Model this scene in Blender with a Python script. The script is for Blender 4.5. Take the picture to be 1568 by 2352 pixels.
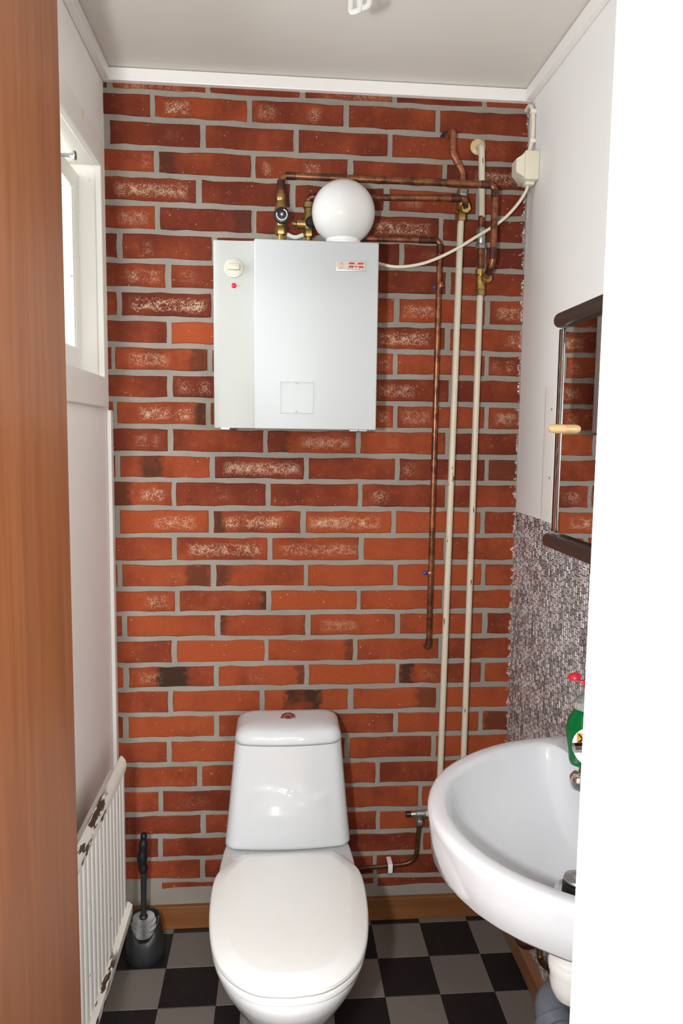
import bpy, bmesh, math, random
from mathutils import Vector, Matrix
for o in list(bpy.data.objects): bpy.data.objects.remove(o)
SC = bpy.context.scene; COL = SC.collection
PI = math.pi

# ------------------------------------------------------------ camera
F_PX, YAW, PITCH, ROLL = 1726.349, -0.08604, 0.10054, 0.01279
CAM = Vector((0.46441, -2.14636, 1.46415))
_f = Vector((-math.sin(YAW)*math.cos(PITCH), math.cos(YAW)*math.cos(PITCH), -math.sin(PITCH)))
_r = Vector((math.cos(YAW), math.sin(YAW), 0)); _u = _r.cross(_f)
RT = _r*math.cos(ROLL) + _u*math.sin(ROLL); UP = _u*math.cos(ROLL) - _r*math.sin(ROLL); FW = _f
cd = bpy.data.cameras.new('camera'); co = bpy.data.objects.new('camera', cd); COL.objects.link(co)
cd.sensor_fit = 'VERTICAL'; cd.sensor_height = 36.0; cd.lens = F_PX/2352*36.0; cd.clip_start = 0.01
m = Matrix((RT, UP, -FW)).transposed().to_4x4(); m.translation = CAM; co.matrix_world = m
SC.camera = co
# ------------------------------------------------------------ world, lights, exposure
SC.view_settings.view_transform = 'Standard'; SC.view_settings.look = 'None'
SC.view_settings.gamma = 1.0; SC.view_settings.exposure = 0.40
SC.view_settings.use_curve_mapping = False
wd = bpy.data.worlds.new('overcast_sky'); SC.world = wd; wd.use_nodes = True
bg = wd.node_tree.nodes['Background']; bg.inputs[0].default_value = (0.93, 0.97, 1.0, 1); bg.inputs[1].default_value = 7.5
def light(name, typ, loc, energy, color=(1, 1, 1), **kw):
    d = bpy.data.lights.new(name, typ); d.energy = energy; d.color = color
    for k, v in kw.items(): setattr(d, k, v)
    o = bpy.data.objects.new(name, d); COL.objects.link(o); o.location = loc
    return o
fl = light('camera_flash', 'SPOT', (0.255, -2.10, 1.47), 76, (0.955, 0.985, 1.0), shadow_soft_size=0.035, spot_size=math.radians(122), spot_blend=0.7)
fl.rotation_euler = (Vector((0.62, 0, 1.36)) - fl.location).to_track_quat('-Z', 'Y').to_euler()
hl = light('hall_top_fill', 'AREA', (0.5, -2.75, 2.36), 26, (1.0, 0.965, 0.91), shape='DISK', size=0.4)  # unseen source added in the hall as overhead fill
hw = light('hall_fill_area', 'AREA', (1.50, -3.68, 1.55), 62, (0.95, 0.98, 1.0), shape='RECTANGLE', size=1.1, size_y=1.1)  # added fill behind the camera for the left wall; no window is built here
hw.rotation_euler = (math.radians(90), 0, 0)

# ------------------------------------------------------------ helpers
def ray(px, py): return RT*((px-784)/F_PX) - UP*((py-1176)/F_PX) + FW
def on(ax, val, px, py):                       # the point of a pixel's ray on a plane of the room
    d = ray(px, py); return CAM + d*((val-CAM[ax])/d[ax])
def OX(px, py, v): return on(0, v, px, py)
def OY(px, py, v=0.0): return on(1, v, px, py)
def OZ(px, py, v=0.0): return on(2, v, px, py)

def obj(name, bm, mat, parent=None, smooth=None, label=None):
    me = bpy.data.meshes.new(name)
    bmesh.ops.recalc_face_normals(bm, faces=bm.faces)
    bm.to_mesh(me); bm.free()
    o = bpy.data.objects.new(name, me); COL.objects.link(o)
    if mat: me.materials.append(mat)
    if parent: o.parent = parent; o.matrix_parent_inverse = parent.matrix_world.inverted() if False else Matrix.Translation(-parent.location)
    if smooth is not None:
        for p in me.polygons: p.use_smooth = True
        try: me.set_sharp_from_angle(angle=math.radians(smooth))
        except Exception: pass
    if label: o['label'] = label
    return o
def empty(name, loc=(0, 0, 0)):
    o = bpy.data.objects.new(name, None); COL.objects.link(o); o.location = loc; o.empty_display_size = .02
    return o
def tag(o, label=None, cat=None, group=None, kind=None):
    if label: o['label'] = label
    if cat: o['category'] = cat
    if group: o['group'] = group
    if kind: o['kind'] = kind
    return o
def thing(name, loc, label, cat, group=None): return tag(empty(name, loc), label, cat, group)

def box(x0, x1, y0, y1, z0, z1, bev=0.0, seg=2, bm=None):
    b = bmesh.new()
    bmesh.ops.create_cube(b, size=1)
    for v in b.verts:
        v.co = Vector(((x0+x1)/2+v.co.x*abs(x1-x0), (y0+y1)/2+v.co.y*abs(y1-y0), (z0+z1)/2+v.co.z*abs(z1-z0)))
    if bev > 0: bmesh.ops.bevel(b, geom=list(b.edges), offset=bev, segments=seg, affect='EDGES', profile=0.5)
    return join(bm, b)
def join(bm, b):
    if bm is None: return b
    me = bpy.data.meshes.new('tmp'); b.to_mesh(me); b.free(); bm.from_mesh(me); bpy.data.meshes.remove(me)
    return bm
def rot_to(d):
    return Vector((0, 0, 1)).rotation_difference(Vector(d).normalized()).to_matrix()
def lathe(prof, n=24, base=(0, 0, 0), axis=(0, 0, 1), sx=1.0, sy=1.0, bm=None, cap=True):
    b = bmesh.new(); M = rot_to(axis); base = Vector(base); rings = []
    for r, h in prof:
        rings.append([b.verts.new(base + M @ Vector((r*sx*math.cos(2*PI*i/n), r*sy*math.sin(2*PI*i/n), h))) for i in range(n)])
    for a, c in zip(rings, rings[1:]):
        for i in range(n): b.faces.new((a[i], a[(i+1) % n], c[(i+1) % n], c[i]))
    if cap: b.faces.new(rings[0][::-1]); b.faces.new(rings[-1])
    return join(bm, b)
def loft(rings, cap0=True, cap1=True, bm=None):
    b = bmesh.new(); n = len(rings[0]); R = [[b.verts.new(p) for p in r] for r in rings]
    for a, c in zip(R, R[1:]):
        for i in range(n): b.faces.new((a[i], a[(i+1) % n], c[(i+1) % n], c[i]))
    if cap0: b.faces.new(R[0][::-1])
    if cap1: b.faces.new(R[-1])
    return join(bm, b)
def fillet(pts, rad, seg=6):
    pts = [Vector(p) for p in pts]; out = [pts[0]]
    for a, p, c in zip(pts, pts[1:], pts[2:]):
        d1, d2 = (a-p), (c-p); l = min(rad, d1.length*.48, d2.length*.48)
        s, e = p+d1.normalized()*l, p+d2.normalized()*l
        for k in range(seg+1):
            t = k/seg; out.append(s*(1-t)**2 + p*2*t*(1-t) + e*t*t)
    out.append(pts[-1]); return out
def spline(pts, seg=8):
    pts = [Vector(p) for p in pts]; q = [pts[0]*2-pts[1]]+pts+[pts[-1]*2-pts[-2]]; out = []
    for i in range(1, len(q)-2):
        for k in range(seg):
            t = k/seg; a, b_, c, d = q[i-1], q[i], q[i+1], q[i+2]
            out.append(.5*((2*b_)+(c-a)*t+(2*a-5*b_+4*c-d)*t*t+(3*b_-a-3*c+d)*t**3))
    out.append(pts[-1]); return out
def tube(path, r, n=14, bm=None):
    path = [Vector(p) for p in path]; b = bmesh.new(); rings = []; nrm = None
    for i, p in enumerate(path):
        t = (path[min(i+1, len(path)-1)] - path[max(i-1, 0)]).normalized()
        if nrm is None: nrm = t.orthogonal().normalized()
        nrm = (nrm - t*nrm.dot(t)).normalized(); bi = t.cross(nrm)
        rr = r(i/(len(path)-1)) if callable(r) else r
        rings.append([b.verts.new(p + (nrm*math.cos(2*PI*k/n) + bi*math.sin(2*PI*k/n))*rr) for k in range(n)])
    for a, c in zip(rings, rings[1:]):
        for k in range(n): b.faces.new((a[k], a[(k+1) % n], c[(k+1) % n], c[k]))
    b.faces.new(rings[0][::-1]); b.faces.new(rings[-1])
    return join(bm, b)
def prism(poly, z0, z1, bm=None):              # polygon in XY extruded in Z
    return loft([[(x, y, z0) for x, y in poly], [(x, y, z1) for x, y in poly]], bm=bm)
def hexnut(base, axis, r, h, bm=None):
    return lathe([(r*.9, 0), (r, h*.12), (r, h*.88), (r*.9, h)], 6, base, axis, bm=bm)
def lerp(a, b, t): return a+(b-a)*t

# ------------------------------------------------------------ materials
class N:
    def __init__(s, name):
        s.m = bpy.data.materials.new(name); s.m.use_nodes = True; s.t = s.m.node_tree
        s.b = s.t.nodes['Principled BSDF']; s.out = s.t.nodes['Material Output']
    def n(s, typ, **kw):
        x = s.t.nodes.new(typ)
        for k, v in kw.items(): setattr(x, k, v)
        return x
    def set(s, sock, v):
        if isinstance(v, bpy.types.NodeSocket): s.t.links.new(v, sock)
        elif isinstance(v, (tuple, list)) and len(v) == 3 and sock.type == 'RGBA': sock.default_value = (*v, 1)
        else: sock.default_value = v
    def math(s, op, a, b=0.0, c=None, clamp=False):
        x = s.n('ShaderNodeMath', operation=op, use_clamp=clamp); s.set(x.inputs[0], a); s.set(x.inputs[1], b)
        if c is not None: s.set(x.inputs[2], c)
        return x.outputs[0]
    def mix(s, f, a, b, blend='MIX'):
        x = s.n('ShaderNodeMix', data_type='RGBA', blend_type=blend); s.set(x.inputs[0], f); s.set(x.inputs[6], a); s.set(x.inputs[7], b)
        return x.outputs[2]
    def step(s, v, a, b):
        x = s.n('ShaderNodeMapRange', interpolation_type='SMOOTHSTEP'); s.set(x.inputs[0], v); s.set(x.inputs[1], a); s.set(x.inputs[2], b)
        return x.outputs[0]
    def coord(s, scale=(1, 1, 1), kind='Object', off=None):
        t = s.n('ShaderNodeTexCoord'); mp = s.n('ShaderNodeMapping'); s.t.links.new(t.outputs[kind], mp.inputs[0])
        mp.inputs[3].default_value = scale
        if off is not None: s.set(mp.inputs[1], off)
        return mp.outputs[0]
    def noise(s, vec, scale, detail=3, rough=.55, col=False):
        x = s.n('ShaderNodeTexNoise'); s.set(x.inputs['Vector'], vec); x.inputs['Scale'].default_value = scale
        x.inputs['Detail'].default_value = detail; x.inputs['Roughness'].default_value = rough
        return x.outputs[1 if col else 0]
    def attr(s, name):
        x = s.n('ShaderNodeAttribute', attribute_type='OBJECT', attribute_name=name); return x.outputs['Fac']
    def bump(s, h, strength=.3, dist=.002):
        x = s.n('ShaderNodeBump'); x.inputs['Strength'].default_value = strength; x.inputs['Distance'].default_value = dist
        s.set(x.inputs['Height'], h); s.t.links.new(x.outputs[0], s.b.inputs['Normal'])
    def p(s, **kw):
        for k, v in kw.items(): s.set(s.b.inputs[k.replace('_', ' ')], v)
        return s
def plain(name, col, rough=.5, metal=0.0, var=.06, scale=40, bump=0.0, bscale=200, **kw):
    s = N(name); c = s.coord(); n = s.noise(c, scale)
    s.p(Base_Color=s.mix(n, tuple(x*(1-var) for x in col), tuple(min(1, x*(1+var)) for x in col)), Roughness=rough, Metallic=metal, **kw)
    if bump: s.bump(s.noise(c, bscale), bump, .001)
    return s.m
M = {}
M['porcelain'] = plain('porcelain', (.62, .63, .645), .08, var=.01, Coat_Weight=.3)
M['basin'] = plain('basin_porcelain', (.57, .575, .595), .1, var=.01, Coat_Weight=.2)
M['porcelain_seat'] = plain('seat_plastic', (.76, .76, .745), .25, var=.015)
M['enamel'] = plain('white_enamel', (.455, .475, .48), .5, var=.012, bump=.02, bscale=600)
M['enamel_panel'] = plain('cream_enamel', (.375, .385, .36), .5, var=.012)
M['cream'] = plain('cream_plastic', (.72, .67, .53), .35, var=.03)
M['dial'] = plain('dial_cream', (.50, .475, .38), .4, var=.03)
M['rosette'] = plain('yellowed_plastic', (.62, .48, .24), .4, var=.05)
M['white_plastic'] = plain('white_plastic', (.80, .79, .76), .35, var=.03)
M['trimwhite'] = plain('white_gloss_paint', (.82, .80, .77), .35, var=.03, scale=8)
M['jamb'] = plain('white_door_frame_paint', (.70, .72, .73), .4, var=.01, scale=8)
M['brass'] = plain('aged_brass', (.33, .22, .08), .42, .9, var=.35, scale=60)
M['brass_bright'] = plain('bright_brass', (.55, .39, .13), .3, 1.0, var=.2, scale=50)
M['chrome'] = plain('chrome', (.72, .72, .73), .06, 1.0, var=.02)
M['steel'] = plain('grey_steel', (.42, .42, .42), .4, .9, var=.15)
M['black'] = plain('black_plastic', (.006, .006, .0065), .45, var=.2)
M['dark'] = plain('dark_hole', (.02, .012, .01), .9, var=.3)
M['darkgrey'] = plain('dark_grey_plastic', (.016, .016, .017), .5, var=.15)
M['greypipe'] = plain('grey_plastic_pipe', (.13, .145, .17), .45, var=.06)
M['bristle'] = plain('white_bristle', (.33, .31, .31), .9, var=.2, scale=300)
M['blue'] = plain('blue_plastic', (.02, .05, .35), .5)
M['red'] = plain('red_plastic', (.62, .015, .03), .3, var=.05)
M['redprint'] = plain('red_print', (.46, .022, .028), .5, var=.02)
M['rose'] = plain('faded_red_print', (.52, .22, .19), .5, var=.05)
M['badge'] = plain('badge_beige', (.50, .465, .40), .45, var=.02)
M['badge_frame'] = plain('badge_grey_metal', (.55, .56, .56), .35, .4, var=.03)
M['tick'] = plain('brown_print', (.35, .18, .10), .6)
M['orange'] = plain('orange_print', (.85, .30, .01), .5, var=.02)
M['paper'] = plain('white_label_paper', (.80, .83, .85), .45, var=.01)
M['greyprint'] = plain('grey_print', (.35, .37, .38), .6)
M['brown_rail'] = plain('dark_brown_rail', (.03, .018, .014), .3, var=.1)
M['board'] = plain('white_board', (.80, .78, .74), .5, var=.03)
M['masktape'] = plain('torn_tape', (.72, .58, .30), .8, var=.15)
s = N('red_lens'); s.p(Base_Color=(.55, .0, .02), Roughness=.1, Emission_Color=(1, .02, .04), Emission_Strength=.25); M['redlens'] = s.m
s = N('opal_glass'); s.p(Base_Color=(.66, .66, .64), Roughness=.06, Subsurface_Weight=.25, Subsurface_Radius=(.03, .03, .03), Coat_Weight=.2); M['opal'] = s.m
s = N('mirror_glass'); s.p(Base_Color=(.80, .82, .81), Metallic=1.0, Roughness=s.math('MULTIPLY', s.step(s.noise(s.coord((1, 3, 40)), 6), .45, .8), .09)); M['mirror'] = s.m
s = N('window_glass')
tr = s.n('ShaderNodeBsdfTransparent'); gl = s.n('ShaderNodeBsdfGlossy'); gl.inputs['Roughness'].default_value = .02; fr = s.n('ShaderNodeFresnel'); fr.inputs[0].default_value = 1.45
mx = s.n('ShaderNodeMixShader'); s.t.links.new(fr.outputs[0], mx.inputs[0]); s.t.links.new(tr.outputs[0], mx.inputs[1]); s.t.links.new(gl.outputs[0], mx.inputs[2]); s.t.links.new(mx.outputs[0], s.out.inputs[0]); M['pane'] = s.m
s = N('green_soap'); s.p(Base_Color=(.0, .16, .035), Roughness=.06, Transmission_Weight=.3, IOR=1.35); M['soap'] = s.m
s = N('clear_plastic'); s.p(Base_Color=(.85, .88, .86), Roughness=.05, Transmission_Weight=.9, IOR=1.2); M['clear'] = s.m
# painted walls and ceiling
def painted(name, col, bump=.12, var=.03, rough=.6):
    s = N(name); c = s.coord(); n = s.noise(c, 1.6, 4); n2 = s.noise(c, 90, 2)
    k = s.mix(n, tuple(x*(1-var) for x in col), col)
    s.p(Base_Color=s.mix(s.math('MULTIPLY', s.step(n2, .70, .78), .25), k, tuple(x*.8 for x in col)), Roughness=rough); s.bump(s.noise(c, 350, 2), bump, .001); return s.m
M['wall_white'] = painted('white_wall_paint', (.82, .81, .79))
M['wall_cream'] = painted('cream_wall_paint', (.88, .855, .81))
M['ceiling'] = painted('ceiling_board_paint', (.69, .66, .60), .05, .02)
M['hall'] = painted('hall_wall_paint', (.72, .70, .66))
# window woodwork: cream gloss with a few specks
s = N('window_paint'); c = s.coord(); sp = s.step(s.noise(c, 45, 2), .74, .80)
s.p(Base_Color=s.mix(sp, s.mix(s.noise(c, 6), (.78, .75, .68), (.83, .81, .76)), (.40, .30, .18)), Roughness=.35); M['winpaint'] = s.m
# mortar
s = N('mortar'); c = s.coord(); n = s.noise(c, 9, 4); f = s.noise(c, 420, 3)
k = s.mix(n, (.23, .205, .172), (.37, .335, .29)); k = s.mix(s.math('MULTIPLY', s.step(f, .55, .75), .5), k, (.47, .43, .385)); k = s.mix(s.math('MULTIPLY', s.step(f, .42, .30), .5), k, (.16, .135, .115))
s.p(Base_Color=k, Roughness=.95, Specular_IOR_Level=.1); s.bump(s.math('ADD', s.noise(c, 500, 3), s.noise(c, 70, 2)), .7, .0025); M['mortar'] = s.m
# brick: colour from per-brick numbers (tone, pale bloom, burnt patch, paint on the cut end)
s = N('red_brick'); tc = s.n('ShaderNodeTexCoord'); sep = s.n('ShaderNodeSeparateXYZ'); s.t.links.new(tc.outputs['Object'], sep.inputs[0])
X, Z = sep.outputs[0], sep.outputs[2]
cmb = s.n('ShaderNodeCombineXYZ'); s.set(cmb.inputs[1], s.math('MULTIPLY', s.attr('seed'), 7.3)); add = s.n('ShaderNodeVectorMath', operation='ADD'); s.t.links.new(tc.outputs['Object'], add.inputs[0]); s.t.links.new(cmb.outputs[0], add.inputs[1]); V = add.outputs[0]
big = s.noise(V, 11, 4); mid = s.noise(V, 55, 4); fine = s.noise(V, 330, 3); spk = s.noise(V, 130, 1)
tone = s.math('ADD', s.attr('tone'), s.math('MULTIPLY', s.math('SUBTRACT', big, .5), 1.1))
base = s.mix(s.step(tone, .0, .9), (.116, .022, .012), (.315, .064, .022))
base = s.mix(s.math('MULTIPLY', s.step(mid, .55, .75), .30), base, (.34, .085, .028))
base = s.mix(s.math('MULTIPLY', s.step(fine, .42, .25), .65), base, (.06, .014, .009))
base = s.mix(s.math('MULTIPLY', s.step(spk, .735, .77), .55), base, (.52, .34, .24))
def patch(u, w, hz, soft):
    dx = s.math('ABSOLUTE', s.math('SUBTRACT', X, s.attr(u))); wob = s.math('MULTIPLY', s.math('SUBTRACT', mid, .5), .05)
    mxs = s.math('SUBTRACT', 1.0, s.step(s.math('ADD', dx, wob), s.math('SUBTRACT', s.attr(w), soft), s.math('ADD', s.attr(w), .004)))
    mzs = s.math('SUBTRACT', 1.0, s.step(s.math('ADD', s.math('ABSOLUTE', s.math('ADD', Z, .002)), wob), hz*.55, hz))
    return s.math('MULTIPLY', mxs, mzs)
dk = s.math('MULTIPLY', s.math('MULTIPLY', patch('du', 'dw', .05, .02), s.step(big, .2, .5)), s.attr('da'))
base = s.mix(dk, base, (.045, .022, .014))
for k_ in ('', '2'):
    wm = s.math('MULTIPLY', patch('wu'+k_, 'ww'+k_, .021, .020), s.math('MULTIPLY', s.step(s.math('ADD', s.math('MULTIPLY', mid, .55), s.math('MULTIPLY', fine, .75)), .57, .84), s.attr('wa'+k_)))
    base = s.mix(wm, base, (.62, .44, .30))
pe = s.math('MULTIPLY', s.step(s.math('ADD', X, s.math('MULTIPLY', s.math('SUBTRACT', mid, .5), .05)), s.math('SUBTRACT', s.attr('xe'), .006), s.attr('xe')), s.step(fine, .45, .55))
base = s.mix(s.math('MULTIPLY', pe, .9), base, (.75, .73, .72))
s.p(Base_Color=base, Roughness=.8, Specular_IOR_Level=.12); s.bump(s.math('ADD', mid, s.math('MULTIPLY', fine, .6)), .35, .002); M['brick'] = s.m
# floor tiles
s = N('black_tile'); c = s.coord(); n = s.noise(c, 14, 5); s.p(Base_Color=s.mix(s.step(s.noise(c, 260, 1), .70, .74), s.mix(n, (.004, .004, .005), (.011, .0105, .011)), (.10, .10, .10)), Roughness=.5); M['tile_black'] = s.m
s = N('grey_tile'); c = s.coord(); n = s.noise(c, 420, 3); k = s.mix(n, (.075, .063, .053), (.25, .215, .19)); s.p(Base_Color=s.mix(s.math('MULTIPLY', s.noise(c, 8), .25), k, (.10, .083, .07)), Roughness=.6); M['tile_grey'] = s.m
M['grout'] = plain('floor_seam', (.03, .025, .02), .9)
# copper with dark flux marks near the joints
def copper(name, a, b, dark=.5):
    s = N(name); c = s.coord(); n = s.noise(c, 26, 4, .65); n2 = s.noise(c, 70, 3)
    k = s.mix(s.step(n2, .35, .65), a, b); k = s.mix(s.math('MULTIPLY', s.step(n, .46, .62), dark), k, (.075, .030, .022))
    s.p(Base_Color=k, Metallic=.75, Roughness=.38); return s.m
M['copper'] = copper('oxidised_copper', (.20, .078, .036), (.33, .13, .058), .8)
M['copper_dark'] = copper('dark_flux_copper', (.07, .03, .025), (.14, .055, .035), .8)
M['copper_new'] = copper('bright_copper', (.30, .105, .05), (.40, .15, .075), .35)
M['copper_tube'] = copper('brown_copper_tube', (.10, .05, .02), (.17, .085, .035), .3)
# beige paint that has flaked off the pipe in places
s = N('beige_pipe_paint'); c = s.coord((1, 1, .22)); n = s.noise(c, 60, 3); s.p(Base_Color=s.mix(s.step(n, .675, .69), s.mix(s.noise(s.coord(), 10), (.54, .48, .36), (.64, .585, .47)), (.13, .05, .03)), Roughness=.4); M['beige'] = s.m
# radiator paint: rust specks; flaking on the cap
s = N('radiator_paint'); c = s.coord((1, 1, .5)); n = s.noise(c, 85, 2); s.p(Base_Color=s.mix(s.step(n, .72, .78), s.mix(s.noise(s.coord(), 5), (.66, .63, .58), (.72, .70, .66)), (.22, .09, .04)), Roughness=.45); M['radiator'] = s.m
s = N('flaking_paint'); c = s.coord((1, .22, 1)); n = s.noise(c, 70, 4); tcy = s.n('ShaderNodeTexCoord'); sy = s.n('ShaderNodeSeparateXYZ'); s.t.links.new(tcy.outputs['Object'], sy.inputs[0])
nm = s.math('MULTIPLY', s.step(n, .52, .55), s.step(sy.outputs[1], -.43, -.52)); s.p(Base_Color=s.mix(nm, s.mix(s.noise(s.coord(), 9), (.70, .66, .58), (.76, .73, .68)), (.06, .03, .018)), Roughness=.5); M['flake'] = s.m
# woods
def wood(name, a, b, sc, rough, coat=0.0):
    s = N(name); n = s.noise(s.coord(sc), 1.0, 5, .6); n2 = s.noise(s.coord(tuple(x*4 for x in sc)), 1.0, 3)
    k = s.mix(s.step(n, .3, .7), a, b); k = s.mix(s.math('MULTIPLY', n2, .25), k, tuple(x*.55 for x in a)); s.p(Base_Color=k, Roughness=rough, Coat_Weight=coat, Coat_Roughness=.15); return s.m
M['door'] = wood('mahogany_veneer', (.205, .062, .017), (.27, .092, .028), (55, 55, 3.0), .5, .05)
M['skirting'] = wood('varnished_pine', (.18, .060, .016), (.25, .095, .028), (2, 50, 60), .4, .2)
M['skirting_side'] = wood('worn_pine', (.22, .09, .04), (.32, .16, .08), (50, 2, 60), .5)
M['peg'] = wood('pale_pine', (.66, .40, .17), (.78, .52, .26), (20, 180, 180), .45, .2)
# foil wallpaper of small upright grey chips
s = N('silver_chip_wallpaper'); t = s.n('ShaderNodeTexCoord'); sp = s.n('ShaderNodeSeparateXYZ'); s.t.links.new(t.outputs['Object'], sp.inputs[0])
def chips(bw, rh, off, fq, sq, sf, ox, mort=.02):
    cb = s.n('ShaderNodeCombineXYZ'); s.set(cb.inputs[0], s.math('ADD', sp.outputs[2], ox)); s.set(cb.inputs[1], s.math('ADD', s.math('ADD', sp.outputs[1], 3.0), ox))
    x = s.n('ShaderNodeTexBrick', offset=off, offset_frequency=fq, squash=sq, squash_frequency=sf); s.t.links.new(cb.outputs[0], x.inputs['Vector'])
    x.inputs['Color1'].default_value = (.24, .24, .25, 1); x.inputs['Color2'].default_value = (1.0, .98, .97, 1); x.inputs['Mortar'].default_value = (mort, mort*.95, mort*.97, 1)
    x.inputs['Scale'].default_value = 1; x.inputs['Mortar Size'].default_value = .0011; x.inputs['Mortar Smooth'].default_value = .2
    x.inputs['Brick Width'].default_value = bw; x.inputs['Row Height'].default_value = rh; return x
b1 = chips(.0135, .0120, .37, 2, 1.5, 3, 0.0); b2 = chips(.0135, .0060, .61, 3, .7, 2, .0031, .55)
k = s.mix(.75, b1.outputs['Color'], b2.outputs['Color'], 'MULTIPLY')
s.p(Base_Color=s.mix(1.0, k, (1.5, 1.5, 1.5), 'MULTIPLY'), Metallic=.2, Roughness=.28); s.bump(s.math('MULTIPLY', b1.outputs['Fac'], -1.0), .5, .0006); M['wallpaper'] = s.m

# ------------------------------------------------------------ room shell
W, H, YF, WT = 1.163, 2.424, -1.55, 0.12
def struct(name, bm, mat, parent=None, label=None, smooth=None):
    o = obj(name, bm, mat, parent, smooth, label)
    if not parent: o['kind'] = 'structure'
    return o
wall_back = struct('wall_back', box(-.06, W+.06, 0, .12, -.05, H+.02), M['mortar'], label='red brick back wall with grey mortar joints')
floor = struct('floor', box(-.05, W+.05, -1.67, .02, -.06, -.0022), M['grout'], label='black and grey chequered tile floor')
ceiling = struct('ceiling', box(-.06, W+.06, YF-WT, .1, H, H+.06), M['ceiling'], label='smooth off-white ceiling')
wall_right = struct('wall_right', box(W, W+.12, YF-WT, .06, -.05, H+.02), M['wall_white'], label='white painted right wall, silver wallpaper below')
obj('wallpaper', box(W-.0025, W+.001, -1.5, -.0005, .02, 1.251), M['wallpaper'], wall_right, label='silver grey wallpaper with small upright chip pattern')
# left wall with the window opening
WY0, WY1, WZ0, WZ1 = -.66, -.098, 1.600, 2.150
b = box(-.16, 0, YF-WT, WY0, -.05, H+.02); b = box(-.16, 0, WY1, .06, -.05, H+.02, bm=b)
b = box(-.16, 0, WY0, WY1, -.05, WZ0, bm=b); b = box(-.16, 0, WY0, WY1, WZ1, H+.02, bm=b)
wall_left = struct('wall_left', b, M['wall_cream'], label='cream painted left wall with a small window')
# front wall with the doorway
DX0, DX1, DZ = .10, .755, 2.16
b = box(-.95, DX0, YF-WT, YF, -.05, H+.02); b = box(DX1, 2.0, YF-WT, YF, -.05, H+.02, bm=b); b = box(DX0, DX1, YF-WT, YF, DZ, H+.02, bm=b)
struct('wall_front', b, M['hall'], label='hall side wall around the doorway')
# hall around the camera
struct('floor_hall', box(-.95, 2.0, -3.7, -1.67, -.06, -.002), M['skirting'], label='wooden hall floor behind the viewpoint')
struct('ceiling_hall', box(-.95, 2.0, -3.7, -1.67, H, H+.06), M['ceiling'], label='hall ceiling behind the viewpoint')
struct('wall_hall_left', box(-1.05, -.95, -3.7, -1.55, -.05, H+.02), M['hall'], label='left hall wall behind the viewpoint')
struct('wall_hall_right', box(2.0, 2.1, -3.7, -1.55, -.05, H+.02), M['hall'], label='right hall wall behind the viewpoint')
struct('wall_hall_back', box(-1.05, 2.1, -3.8, -3.7, -.05, H+.02), M['hall'], label='hall wall behind the viewpoint')

# ------------------------------------------------------------ bricks
rnd = random.Random(7)
LB = [(299,210.7),(299,272.3),(299,338),(299,400.4),(299,466.5),(299,531),(299,598.5),(299,665),(299,731),(299,792),(299,855.5),(299,917),(299,978.7),(299,1040.8),(299,1101.5),(299,1166),(299,1229.5),(299,1292),(299,1351.8),(299,1409.8),(299,1467),(299,1527),(299,1584),(299,1641),(299,1700),(310,1757),(321,1813.7),(321,1870),(321,1921.7),(321,1973),(388,2022)]
RB = [(1150,254.5),(1150,317),(1150,378.6),(1159,442),(1159,502),(1159,564.6),(1173,623.8),(1159,686),(1159,752),(1159,813.6),(1159,870),(1159,931),(1159,990.8),(1159,1051),(1159,1110),(1159,1170.5),(1159,1229.5),(1150,1290.6),(1146,1349.6),(1146,1402),(1146,1459.4),(1146,1516),(1146,1570.5),(1146,1627.7),(1137,1681),(1137,1739),(981,1799),(976,1854.8),(914,1908),(936,1957),(958,2009)]
beds = [(OY(*a), OY(*c)) for a, c in zip(LB, RB)]
def bed_z(i, x):
    a, c = beds[i]; return a.z + (c.z-a.z)*(x-a.x)/(c.x-a.x)
JOINTS = [[252,477,694,907,1112],[350,573,794,1005],[246,466,680,894,1106],[360,580,805,1021],[457,673,887,1097],[363,583,795,1012],[276,492,706,921,1112],[387,603,818,1028],[274,490,700,910,1118],[389,603,815,1027],[261,481,695,907,1116],[391,606,820,1035],[264,478,693,908,1117],[391,610,822,1026],[270,487,702,911,1117],[400,615,826,1027],[269,485,697,904,1108],[401,619,829,1023],[276,490,702,908,1110],[407,617,823,1021],[287,500,707,912,1112],[401,611,815,1012],[289,498,704,912,1108],[393,601,805,1005],[289,498,703,907,1102],[389,594,797,994],[458,662,867,1062],[370,568,767,965],[467,667,868,1062],[369,569,769,967],[466,663,860,1055]]
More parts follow.
